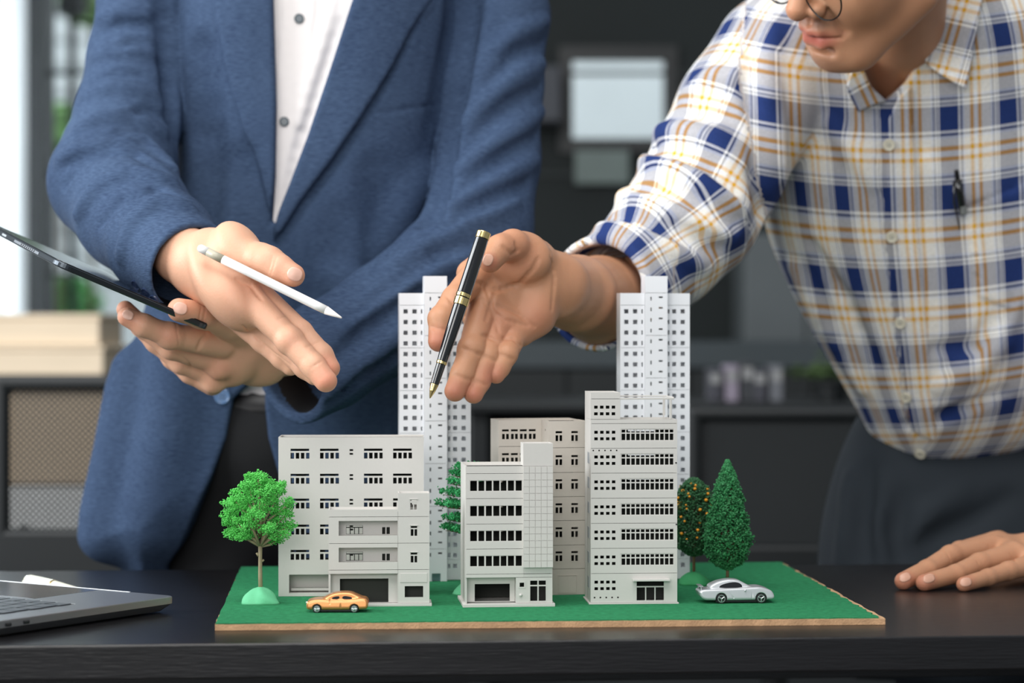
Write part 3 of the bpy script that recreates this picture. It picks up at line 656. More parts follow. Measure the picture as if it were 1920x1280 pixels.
# 1 bright broadleaf
e, p = tree_base('model_tree', 489, 1131, 'bright green round-crowned model tree on a clay mound, front left', 0.0172, .0165, m_mound, 3)
k = p.y/F; rr = random.Random(21)
def q1(px, py, d=0): return ((px-489)*k, d, (1131-py)*k)
b = MB(); b.tube([q1(489,1112), q1(488,1080,.0), q1(488,1045), q1(488,1020)], [.0022,.0021,.0019,.0021], 10)
b.tube([q1(485,1042), q1(481,1036)], [.0014,.0010], 7); b.tube([q1(491,1052), q1(495,1049)], [.0013,.0009], 7); b.build('trunk', m_trunk, e, smooth=True)
ends = []
b = MB()
for (x, y, d, mids) in [(462,1000,-.008,(478,1010)),(440,985,.006,(468,1004)),(455,950,-.01,(474,985)),(437,940,.012,(470,970)),(470,915,-.010,(481,960)),(489,900,.002,(486,950)),(505,915,.010,(492,960)),(520,935,-.008,(497,975)),(538,965,.004,(505,995)),(535,1000,-.006,(508,1010)),(520,1012,.010,(505,1022)),(496,940,-.016,(490,985)),(470,970,-.017,(480,1000)),(510,985,-.016,(498,1005)),(515,960,.016,(500,1000)),(455,975,.016,(474,1000)),(425,965,-.004,(462,995)),(490,925,.018,(489,970)),(545,985,.006,(512,1003)),(430,1000,.0,(466,1012)),(485,890,-.006,(487,940)),(450,920,.002,(476,960)),(525,915,.002,(497,955)),(543,945,.002,(503,975))]:
    b.tube([q1(488,1024 if y > 940 else 1005,0), q1(mids[0],mids[1],d*.5), q1(x,y,d)], [.0016,.0012,.0005], 7); ends.append((x,y,d))
    ends.append(((x+mids[0])/2+rr.uniform(-6,6), (y+mids[1])/2-4, d*.9))
b.build('branch', m_trunk, e, smooth=True)
b = MB(); clumps = []
for (x, y, d) in ends: clumps.append((Vector(q1(x,y,d)), .0072))
while len(clumps) < 118:
    a = rr.uniform(0, 2*math.pi); z = rr.uniform(-.75, 1); rad = math.sqrt(max(0,1-z*z)); q = rr.uniform(.78,.98)
    x = 484+66*q*rad*math.cos(a); y = 957-74*q*z; d = .034*q*rad*math.sin(a)
    if y > 1008 and 465 < x < 512: continue
    if abs(x-474) < 9 and abs(y-925) < 18 and d < .01: continue
    if abs(x-481) < 12 and abs(y-990) < 16 and d < .01: continue
    if abs(x-497) < 9 and abs(y-1000) < 16: continue
    clumps.append((Vector(q1(x,y,d)), rr.uniform(.0045,.0068)))
for c_, r in clumps:
    for _ in range(int(95*(r/.006)**2)):
        v = Vector((rr.gauss(0,1),rr.gauss(0,1),rr.gauss(0,1))).normalized()*r*(rr.random()**.45)
        v.z *= .8; grain(b, rr, c_+v, .0009)
o = b.build('foliage', mat('bright foliage', rgb(94,200,90), .7, noise=.28, nscale=260, sss=0), e); o['kind'] = 'stuff'
# 2 conifer
def profile(t, pr):
    for (a, ra), (b_, rb) in zip(pr[:-1], pr[1:]):
        if a <= t <= b_: return ra+(rb-ra)*(t-a)/(b_-a)
    return 0
def conifer(px, py, top, crown0, prof, label, seed, cols, fruits=None, n=6500, tr=.0018, gr=.0011, mr=.012, mh=.012, mm=None, name='model_tree', flat=1.0, branch=46):
    e, p = tree_base(name, px, py, label, mr, mh, mm or m_mound_d, seed); k = p.y/F; rr = random.Random(seed)
    H0 = (py-crown0)*k; H1 = (py-top)*k
    b = MB(); b.tube([(0,0,0),(0,0,H0),(0,0,(H0+H1)/2),(0,0,H1*.97)], [tr,tr*.9,tr*.6,.0004], 8); b.build('trunk', m_trunk_d, e, smooth=True)
    b = MB()
    for i in range(branch):
        t = rr.random(); a = rr.uniform(0,6.28); z = H0+(H1-H0)*t; r = profile(t, prof)*k*.85
        b.tube([(0,0,max(z-r*.5,H0*.8)), (r*math.cos(a), r*math.sin(a), z+r*.15)], [.0007,.0003], 5)
    b.build('branch', m_trunk_d, e)
    b = MB()
    for i in range(n):
        t = rr.random(); a = rr.uniform(0,6.28); r = profile(t, prof)*k
        lump = 1+.09*math.sin(a*5+t*31)+.07*math.sin(a*9-t*47)+.05*rr.gauss(0,1)
        q = (1-.45*rr.random()**1.5)*lump; grain(b, rr, (r*q*math.cos(a), r*q*math.sin(a), H0+(H1-H0)*t+rr.gauss(0,.0006)), gr)
    o = b.build('foliage', mat('foliage'+str(cols), rgb(*cols), .65, noise=.4, nscale=180), e); o['kind'] = 'stuff'
    if fruits:
        fm = mat('orange fruit', rgb(240,160,40), .4); fme = None
        for i in range(fruits):
            t = .12+.84*rr.random()**.8; a = rr.uniform(0,6.28); r = profile(t, prof)*k*rr.uniform(.97,1.06)
            if fme is None: bb = MB(); bb.ico((0,0,0), .0017); fme = bb.me('fruit_mesh', fm, True)
            o = link('orange_fruit', fme, e, (r*math.cos(a), r*math.sin(a), H0+(H1-H0)*t)); sc = rr.uniform(.7,1.25); o.scale = (sc,sc,sc)
    return e
conifer(1364, 1104, 863, 1066, [(0,6),(.05,26),(.16,41),(.3,44),(.45,37),(.6,30),(.78,21),(.9,12),(1,2)], 'dark green cone-shaped model conifer behind the silver car', 5, (44,122,70), n=9000, gr=.0014, mr=.0125, mh=.0125, branch=130)
conifer(1301, 1095, 897, 1040, [(0,12),(.12,34),(.3,40),(.55,40),(.75,36),(.9,24),(1,6)], 'round model tree with orange fruit between the tall building and the conifer', 9, (44,98,58), fruits=90, n=7000, gr=.0013, mr=.0165, mh=.0135, tr=.0017)
# tiered tree behind the centre building
e, p = tree_base('model_tree', 879, 1113, 'mid green tiered model tree peeping out behind the tiled building', .0165, .013, m_mound, 6); k = p.y/F
b = MB(); b.tube([(0,0,0),(0,0,(1113-1000)*k),(0,0,(1113-872)*k)], [.002,.0016,.0005], 8); b.build('trunk', m_trunk_d, e, smooth=True)
b = MB(); b2 = MB(); rr = random.Random(77)
for zpx, rpx, n in [(992,56,7),(972,48,6),(947,62,8),(925,54,7),(905,46,6),(890,34,6),(878,22,5)]:
    for i in range(n):
        a = 2*math.pi*i/n+rr.uniform(-.25,.25)+math.pi; L = rpx*k*rr.uniform(.8,1.02); z0 = (1113-zpx)*k; dr = -.0035
        b2.tube([(0,0,z0-.004),(L*.9*math.cos(a),L*.9*math.sin(a),z0-.001)], [.0008,.0003], 5)
        for _ in range(150):
            t = rr.random()**.7; wv = .0055*(1-.6*t)+.001; c_ = (L*t*math.cos(a)+rr.gauss(0,wv*.6), L*t*math.sin(a)+rr.gauss(0,wv*.6), z0+.0045*t-.001+rr.gauss(0,.0016))
            grain(b, rr, c_, .0013)
b2.build('branch', m_trunk_d, e)
o = b.build('foliage', mat('tier foliage', rgb(46,150,86), .6, noise=.35, nscale=200), e); o['kind'] = 'stuff'
# ---------------------------------------------------------------- toy cars
def car(name, label, X, Y, th, L, prof, green, gw, W, wheels, wr_, paint, windows, spokes, extra=()):
    """prof: side outline, px relative, converted to metres along x and z; green: cabin outline"""
    e = empty(name, (X, Y, BT), th, label, 'toy car')
    h = .00045; fd = Field((-.003,-W/2-.002,-.001), (L+.003, W/2+.002, .026), h)
    ps = smooth_poly(prof, 2); gs = smooth_poly(green, 2)
    def body(pp, wd, rnd, tumble=0, z0=0):
        def f(X_, Y_, Z_):
            d2 = poly2(X_[:,:,:], Z_[:,:,:], pp)+rnd
            q = np.abs(Y_)-(wd/2-rnd)+np.maximum(Z_-z0,0)*tumble
            return np.minimum(np.maximum(d2,q),0)+np.sqrt(np.maximum(d2,0)**2+np.maximum(q,0)**2)-rnd
        return ('f', f, (-.003,-wd/2-.001,-.001), (L+.003,wd/2+.001,.026))
    fd.add([body(ps, W, .0022, .10, .006)], 0)
    fd.add([body(gs, W*.93, .0018, .42, .009)], .0012)
    for wx_ in wheels: fd.sub([('c', (wx_,-W,wr_), (wx_,W,wr_), wr_*1.14, wr_*1.14)], .0003)
    zz = .0016; fd.sub([('f', lambda X_,Y_,Z_: Z_-zz+0*X_+0*Y_, (-.003,-W,-.001), (L+.003,W,.003))], 0)
    # shut lines and sill groove
    for a, c_ in extra: fd.sub([('c', (a[0],-W/2,a[1]), (c_[0],-W/2,c_[1]), .00045, .00045)], .0003)
    V, Q = fd.mesh(); np_mesh('car_body', V, Q, paint, True, e)
    gm = mat('dark car glass', rgb(28,28,32), .15)
    for win in windows:
        ww_ = smooth_poly(win, 1); n = len(ww_)
        for s in (-1, 1):
            b = MB(); vs = []
            for (a, c_) in ww_:
                yy = (W*.93/2-max(c_-.009,0)*.42)+.00038; vs.append((a, s*yy, c_))
            vs += [(v[0], v[1]-s*.0016, v[2]) for v in vs]
            b.add(vs, [tuple(range(n)) if s > 0 else tuple(range(n))[::-1]]+[(i,(i+1)%n,(i+1)%n+n,i+n) for i in range(n)]); b.build('window', gm, e)
    b = MB(); b.box(wheels[0]-wr_, wheels[1]+wr_, -W*.4, W*.4, .0012, .006); b.build('chassis', m_black, e)
    rim = mat('wheel chrome', rgb(205,208,210), .25, metal=.8)
    for wx_ in wheels:
        for s in (-1, 1):
            b = MB(); b.tube([(wx_,s*(W/2-.0045),wr_),(wx_,s*(W/2-.0002),wr_)], wr_, 24); w_ = b.build('wheel', mat('tyre', rgb(24,24,26), .6), e, bevel=.0004)
            b = MB(); ro, ri = wr_*.74, wr_*.62; n = 24; vs = []; y0 = s*(W/2-.0002); y1 = s*(W/2+.0002)
            for r in (ro, ri):
                for y in (y0, y1): vs += [(wx_+r*math.cos(2*math.pi*i/n), y, wr_+r*math.sin(2*math.pi*i/n)) for i in range(n)]
            fs = []
            for i in range(n):
                j = (i+1)%n; fs += [(i,j,n+j,n+i),(2*n+i,3*n+i,3*n+j,2*n+j),(n+i,n+j,3*n+j,3*n+i)]
            b.add(vs, fs)
            for q in range(spokes):
                a = 2*math.pi*q/spokes-math.pi/2; b.tube([(wx_,y1,wr_),(wx_+ri*math.cos(a)*1.05,y1,wr_+ri*math.sin(a)*1.05)], [.0007 if spokes < 6 else .0006,.0005], 6)
            b.build('rim', rim, w_)
    return e
def pr(pts, ox, oz, sc, sx=1): return [((x-ox)*sc*sx, (oz-y)*sc) for x, y in pts]
Yc = 2.170; sc = Yc/F/12.8
prof = pr([(207,560),(200,500),(215,420),(262,385),(400,352),(590,345),(760,366),(1000,366),(1300,356),(1530,320),(1640,345),(1682,430),(1668,560),(1600,600),(300,605),(230,590)], 200, 672, sc)
green = pr([(560,380),(590,340),(680,295),(770,248),(880,212),(1020,193),(1170,190),(1290,208),(1400,262),(1530,318),(1560,380)], 200, 672, sc)
wins = [pr([(795,345),(830,305),(900,288),(990,280),(985,350)], 200, 672, sc), pr([(1050,350),(1070,280),(1160,280),(1260,300),(1295,325),(1285,350)], 200, 672, sc)]
p = P(575.6, 620, Yc)
m_gold = mat('orange metallic paint', rgb(218,146,88), .3, metal=.6, coat=.4)
ec = car('toy_car', 'metallic orange toy saloon car in front of the low building', p.x, p.y, math.radians(1.5), 1485*sc, prof, green, 0, .0255, [255*sc, 1145*sc], 97*sc, m_gold, wins, 8,
    [((560*sc,(672-455)*sc),(575*sc,(672-340)*sc)), ((380*sc,68*sc),(1010*sc,68*sc)), ((820*sc,215*sc),(820*sc,70*sc))])
b = MB(); b.box(1478*sc, 1486*sc, -.009, -.004, .009, .0115); b.build('tail_lamp', mat('red lamp', rgb(170,60,40), .3), ec)
b = MB(); b.ico((18*sc, -.0085, .0095), .0016, (.8,1,.7)); b.build('headlamp', mat('lamp clear', rgb(235,225,215), .15), ec, smooth=True)
b = MB(); b.ico((555*sc, -.0128, .0128), .0013, (.8,.6,.7)); b.build('wing_mirror', m_gold, ec, smooth=True)
Yc = 2.238; sc = Yc/F/11.29
prof = pr([(108,470),(100,440),(150,395),(350,385),(600,380),(900,370),(1240,352),(1400,345),(1520,375),(1650,425),(1705,520),(1700,600),(1600,618),(300,625),(190,600),(130,540)], 100, 690, sc)
green = pr([(330,400),(340,320),(450,262),(560,222),(700,195),(820,190),(950,205),(1010,235),(1110,290),(1240,355),(1260,400)], 100, 690, sc)
wins = [pr([(535,365),(545,320),(650,280),(800,250),(920,250),(1010,290),(1030,365)], 100, 690, sc)]
p = P(1309, 620, 2.231)
m_silver = mat('silver paint', rgb(205,207,210), .3, metal=.45, coat=.4)
ec = car('toy_car', 'silver toy sports car parked before the conifer at the right', p.x, p.y+.012, math.radians(4.5), 1612*sc, prof, green, 0, .029, [470*sc, 1318*sc], 106*sc, m_silver, wins, 3,
    [((1125*sc,(690-410)*sc),(1125*sc,80*sc)), ((620*sc,75*sc),(1120*sc,75*sc)), ((650*sc,(690-440)*sc),(730*sc,(690-570)*sc))])
b = MB(); b.box(10*sc, 95*sc, -.010, .010, .0163, .0170); b.tube([(60*sc,-.009,.0130),(50*sc,-.009,.0165)],.0006,6); b.tube([(60*sc,.009,.0130),(50*sc,.009,.0165)],.0006,6); b.build('rear_spoiler', m_silver, ec)
b = MB(); b.ico((75*sc, -.0128, .0088), .0014, (1,.6,.9)); b.build('tail_lamp', mat('yellow lamp', rgb(225,215,60), .3), ec, smooth=True)
b = MB(); b.ico((1490*sc, -.0108, .0118), .0022, (1.3,.8,.5)); b.build('headlamp', mat('amber lamp', rgb(230,190,110), .25), ec, smooth=True)
b = MB(); b.ico((975*sc, -.0150, .0128), .0016, (.7,.6,1)); b.build('wing_mirror', m_silver, ec, smooth=True)
# ---------------------------------------------------------------- laptop
m_alu = mat('space grey aluminium', rgb(150,152,156), .35, metal=.8)
Cn = P(330, 1118.5, 2.2226)
a_ = Vector((-.559,-.829))
a_.normalize(); f_ = Vector((a_.y, -a_.x))     # side direction, front edge direction
ang = math.atan2(-f_.y, -f_.x)
e = empty('laptop', (Cn.x, Cn.y, TT), math.atan2(f_.y, f_.x), 'grey aluminium laptop at the left edge, its side ports towards the camera', 'laptop')
# local axes: x along the front edge (away), -y or +y towards the hinge
sgn = 1 if (Matrix.Rotation(math.atan2(f_.y,f_.x),2)@Vector((0,1))).dot(a_) > 0 else -1
def lb(name, m, x0, x1, y0, y1, z0, z1, parent=None, bev=.0006):
    b = MB(); b.box(x0, x1, min(sgn*y0,sgn*y1), max(sgn*y0,sgn*y1), z0, z1); return b.build(name, m, parent or e, bevel=bev)
zt = .0155
def rbase():
    pts = []; W, D, r = .355, .243, .009
    for cx, cy, a0 in ((W-r,D-r,0),(r,D-r,90),(r,r,180),(W-r,r,270)):
        for i in range(7):
            a = math.radians(a0+90*i/6); pts.append((cx+r*math.cos(a), sgn*(cy+r*math.sin(a))))
    if sgn < 0: pts = pts[::-1]
    n = len(pts); b = MB()
    L = [(.6,.86,.0015+.0),(.0,.0,.0)]
    vs = []
    for off, z in ((.008,.0015),(.001,zt-.0075),(0,zt-.0068),(0,zt-.0006),(.0006,zt)):
        for x, y in pts:
            cx, cy = W/2, sgn*D/2; vs.append((x+(cx-x)/abs(cx-x+1e-9)*off if abs(cx-x)>1e-6 else x, y+(cy-y)/abs(cy-y+1e-9)*off, z))
    fs = [(j*n+i, j*n+(i+1)%n, (j+1)*n+(i+1)%n, (j+1)*n+i) for j in range(4) for i in range(n)]
    fs += [tuple(range(n))[::-1], tuple(4*n+i for i in range(n))]; b.add(vs, fs)
    return b.build('base', m_alu, e)
rbase()
lb('trackpad', mat('trackpad', rgb(128,130,134), .12, metal=.7), .098, .258, .004, .094, zt-.0003, zt+.0002, bev=.0001)
lb('trackpad_rim', mat('bright rim', rgb(235,238,240), .3, metal=.6), .060, .320, .0005, .0019, zt-.0003, zt+.0005, bev=.0001)
kb = lb('keyboard', mat('key well', rgb(60,62,66), .4), .034, .321, .104, .222, zt-.0004, zt+.0001, bev=0)
lb('keyboard_rim', mat('bright rim', rgb(235,238,240), .3, metal=.6), .034, .321, .1025, .1037, zt-.0003, zt+.0004, bev=0)
mk = mat('key', rgb(72,78,84), .35)
for r in range(6):
    n = 14; pitch = .285/n; 
    for c_ in range(n):
        x = .035+c_*pitch+(r%2)*.002; y = .107+r*.0178; b = MB(); b.box(x, x+pitch-.0026, min(sgn*y, sgn*(y+.0155)), max(sgn*y, sgn*(y+.0155)), zt+.0001, zt+.0011)
        b.build('key', mk, kb, bevel=.0003, seg=1)
for y in (.196, .218):
    b = MB(); b.tube([(-.0002, sgn*y, zt-.0042), (-.0002, sgn*(y+.0062), zt-.0042)], .0016, 10); b.build('port', m_black, e)
for x in (.03, .32):
    for y in (.025, .22): b = MB(); b.tube([(x,sgn*y,0),(x,sgn*y,.002)], .007, 14); b.build('foot', m_black, e)
M0 = Matrix.Translation((0, sgn*.243, zt-.003)) @ Matrix.Rotation(sgn*math.radians(-22), 4, 'X')
b = MB(); b.M = M0; b.box(.0, .355, -.0022+sgn*.004, .0022+sgn*.004, .002, .235); lid = b.build('lid', m_alu, e, bevel=.001)
b = MB(); b.M = M0; y = sgn*.004-sgn*.0026; b.box(.006, .349, min(y,y+sgn*.0003), max(y,y+sgn*.0003), .01, .228); b.build('screen', mat('screen black', rgb(12,13,15), .1), lid)
b = MB(); b.tube([(.03,sgn*.242,zt-.002),(.32,sgn*.242,zt-.002)], .0032, 12); b.build('hinge', m_black, e)
# ---------------------------------------------------------------- cream pen behind the laptop
A = P(153, 1105, 2.361); Bp = P(52, 1088, 2.438); A.z = TT+.0040; Bp.z = TT+.0070
m_cream = mat('cream lacquer', rgb(236,234,214), .2, coat=.5); m_goldm = mat('gold metal', rgb(212,178,110), .25, metal=1)
D = (Bp-A); Lp = D.length; D.normalize()
e = empty('fountain_pen', ((A.x+Bp.x)/2, (A.y+Bp.y)/2, TT), 0, 'cream fountain pen with a gold nib lying behind the laptop', 'pen')
def seg(name, m, t0, t1, r0, r1, par=None, n=20, mids=()):
    l = e.location; pts = [(A+D*t0, r0)]+[(A+D*t, r) for t, r in mids]+[(A+D*t1, r1)]
    b = MB(); b.tube([q[0]-l for q in pts], [q[1] for q in pts], n); return b.build(name, m, par or e, smooth=False, bevel=.0004)
seg('nib', m_goldm, 0, .010, .0006, .0026); seg('barrel', m_cream, .010, .052, .0038, .0060); seg('ring', m_goldm, .052, .0545, .0063, .0065)
seg('cap', m_cream, .0545, Lp, .0066, .0058, mids=((Lp-.006,.0070),)); l = e.location
b = MB(); side = D.cross(Vector((0,0,1))).normalized(); side = side if side.y < 0 else -side
b.tube([A+D*(Lp-.002)+side*.0068-l, A+D*(Lp-.012)+side*.0085-Vector((0,0,.002))-l, A+D*(.064)+side*.0082-Vector((0,0,.002))-l], [.0014,.0012,.0010], 8); b.build('clip', m_cream, e, smooth=True)
# ---------------------------------------------------------------- people: helpers
def chain(pts, px=True):
    w = [(P(*q[:3]) if px else Vector(q[:3]), q[3]) for q in pts]
    return [('c', tuple(a), tuple(b), ra, rb) for (a, ra), (b, rb) in zip(w[:-1], w[1:])]
def fchain(pts, n, flat):
    w = [(P(*q[:3]), q[3]) for q in pts]
    return [('fc', tuple(a), tuple(b), ra, rb, n, flat) for (a, ra), (b, rb) in zip(w[:-1], w[1:])]
def basis(a, n):
    n = Vector(n).normalized(); a = Vector(a); a = (a-n*a.dot(n)).normalized(); b = n.cross(a)
    return a, b, n, [[a[i], b[i], n[i]] for i in range(3)]
def ell(c, r, R=None): return ('e', tuple(c), r, R)
def ball(c, r): return ('c', tuple(c), tuple(c), r, r)
def bounds(prims, m):
    d = Field((0,0,0),(.01,.01,.01),.01); L, U = zip(*[d.bb(p) for p in prims])
    return [min(l[i] for l in L)-m for i in range(3)], [max(u[i] for u in U)+m for i in range(3)]
def tri(fd, p):
    g = [(p[k]-fd.lo[k])/fd.h for k in range(3)]; i = [int(math.floor(q)) for q in g]
    if any(i[k] < 0 or i[k]+1 >= fd.F.shape[k] for k in range(3)): return 1.0
    t = [g[k]-i[k] for k in range(3)]; c = fd.F[i[0]:i[0]+2, i[1]:i[1]+2, i[2]:i[2]+2]
    c = c[0]*(1-t[0])+c[1]*t[0]; c = c[0]*(1-t[1])+c[1]*t[1]; return float(c[0]*(1-t[2])+c[1]*t[2])
def surf(fd, px, py, y0=None):
    """distance Y at which the line of sight through px, py first meets the surface"""
    ys = fd.ax[1] if y0 is None else fd.ax[1][fd.ax[1] > y0]; prev = None
    for Y in ys:
        Y = float(Y); v = tri(fd, P(px, py, Y))
        if v < 0:
            if prev is None: return Y
            a_, b_ = prev[0], Y
            for _ in range(7):
                m_ = (a_+b_)/2
                if tri(fd, P(px, py, m_)) < 0: b_ = m_
                else: a_ = m_
            return (a_+b_)/2
        prev = (Y, v)
    return None
def crease(fd, pts, r=.0008, depth=.0006, k=.0012, add=False, rs=None):
    q = []; last = None; n_ = 4; rs = rs or [r]*len(pts)
    rs = [rs[i]+(rs[i+1]-rs[i])*t/n_ for i in range(len(pts)-1) for t in range(n_)]+[rs[-1]]
    pts = [(pts[i][0]+(pts[i+1][0]-pts[i][0])*t/n_, pts[i][1]+(pts[i+1][1]-pts[i][1])*t/n_) for i in range(len(pts)-1) for t in range(n_)]+[pts[-1]]
    N_ = len(pts)
    for j, (x, y) in enumerate(pts):
        Y = surf(fd, x, y)
        if Y is None: Y = last
        if Y is None: continue
        if last is not None and abs(Y-last) > .03: continue
        last = Y; rr_ = rs[j]; dp = depth*min(1, .25+2.2*min(j, N_-1-j)/N_)
        q.append((x, y, Y+(rr_-dp) if add else Y-(rr_-dp), rr_))
    if len(q) < 2: return
    (fd.add if add else fd.sub)(chain(q), k, k*.5)
def remap(prims, f):
    out_ = []
    C0 = Vector((0,0,HC))
    def q(p, k): return tuple(C0+(Vector(p)-C0)*k)
    for p in prims:
        if p[0] in ('c','fc'):
            ka, kb = f(p[1][1])/p[1][1], f(p[2][1])/p[2][1]; out_.append((p[0], q(p[1],ka), q(p[2],kb), p[3]*ka, p[4]*kb)+tuple(p[5:]))
        else:
            k = f(p[1][1])/p[1][1]; out_.append(('e', q(p[1],k), tuple(r*k for r in p[2]), p[3]))
    return out_
def join(parts):
    Vs, Qs, n = [], [], 0
    for V, Q in parts: Vs.append(V); Qs.append(Q+n); n += len(V)
    return np.concatenate(Vs), np.concatenate(Qs)
def skin_mat(name, col, red, stub):
    m = mat(name, col, .48, sss=.12, bump=.25, bscale=420, spec=.4, noise=.05, nscale=35); nt = m.node_tree; N, L = nt.nodes, nt.links
    pr_ = N['Principled BSDF']; old = pr_.inputs['Base Color'].links[0].from_socket
    at = N.new('ShaderNodeAttribute'); at.attribute_name = 'cloth'; sp = N.new('ShaderNodeSeparateXYZ'); L.new(at.outputs['Vector'], sp.inputs[0])
    m1 = N.new('ShaderNodeMix'); m1.data_type = 'RGBA'; L.new(sp.outputs[0], m1.inputs['Factor']); L.new(old, m1.inputs['A']); m1.inputs['B'].default_value = red
    m2 = N.new('ShaderNodeMix'); m2.data_type = 'RGBA'; L.new(sp.outputs[1], m2.inputs['Factor']); L.new(m1.outputs['Result'], m2.inputs['A']); m2.inputs['B'].default_value = stub
    L.new(m2.outputs['Result'], pr_.inputs['Base Color']); return m
def redness(V, spots, base=0):
    r = np.full(len(V), base, float)
    for c, rad, s in spots: r = np.maximum(r, s*np.clip(1-np.linalg.norm(V-np.array(c)[None,:], axis=1)/rad, 0, 1)**.7)
    return r
def nail(parent, fd, px, py, tipdir, w, l, m, name='fingernail'):
    """curved plate lying on the fingertip surface seen at px, py; tipdir = (dx, dy) in px towards the free edge"""
    Y = surf(fd, px, py)
    if Y is None: return
    k = Y/F; t = Vector((tipdir[0], tipdir[1])).normalized(); s = Vector((-t.y, t.x)); vs = []; nu, nv = 9, 9
    Y0 = []
    for j in range(nv):
        for i in range(nu):
            a = -1+2*i/(nu-1); b_ = -1+2*j/(nv-1); sh = math.sqrt(max(0.02, 1-abs(b_)**2.6*.92))
            x = px+(s.x*a*w/2*sh+t.x*b_*l/2)/k; y = py+(s.y*a*w/2*sh+t.y*b_*l/2)/k
            q = surf(fd, x, y, Y-.012) or Y; Y0.append(min(q, Y+.004)); vs.append((x, y))
    # smooth the depths, lift a little
    A = np.array(Y0).reshape(nv, nu)
    for _ in range(6):
        Pd = np.pad(A, 1, mode='edge'); A = (Pd[1:-1,1:-1]*2+Pd[:-2,1:-1]+Pd[2:,1:-1]+Pd[1:-1,:-2]+Pd[1:-1,2:])/6
    V = [tuple(P(x, y, float(A.flat[i])-.0007)) for i, (x, y) in enumerate(vs)]
    b = MB(); b.add(V, [(j*nu+i, j*nu+i+1, (j+1)*nu+i+1, (j+1)*nu+i) for j in range(nv-1) for i in range(nu-1)])
    o = b.build(name, m, parent, smooth=True); sm = o.modifiers.new('thick', 'SOLIDIFY'); sm.thickness = .0007; sm.offset = -1
    return o
def inflate(poly, Yc, T, R, lo, hi, slope=0, z0=0):
    """a rounded body with this outline (metres, xz) and thickness 2T; slope leans it in depth"""
    cache = {}
    def f(X, Y, Z):
        key = (X.shape, Z.shape, float(X.ravel()[0]), float(Z.ravel()[0]))
        if key not in cache: cache.clear(); cache[key] = poly2(X, Z, poly)
        d = cache[key]; e = np.maximum(1+d/R, 0); y = (Y-(Yc+slope*(Z-z0)))/T
        return (np.sqrt(e*e+y*y)-1)*min(R, T)
    return ('f', f, lo, hi)
def prism(poly, lo, hi):
    return ('f', lambda X, Y, Z: poly2(X, Z, poly)+0*Y, lo, hi)
def finger_field(prims_groups, h, palm, kp=.006, kf=.0016, kj=.004):
    allp = palm+[p for g in prims_groups for p in g]
    lo, hi = bounds(allp, .008); fd = Field(lo, hi, h); fd.add(palm, 0, kp)
    fd2 = Field(lo, hi, h)
    for g in prims_groups: fd2.add(g, kf, kj)
    fd.F = sminf(fd.F, fd2.F, .005); return fd
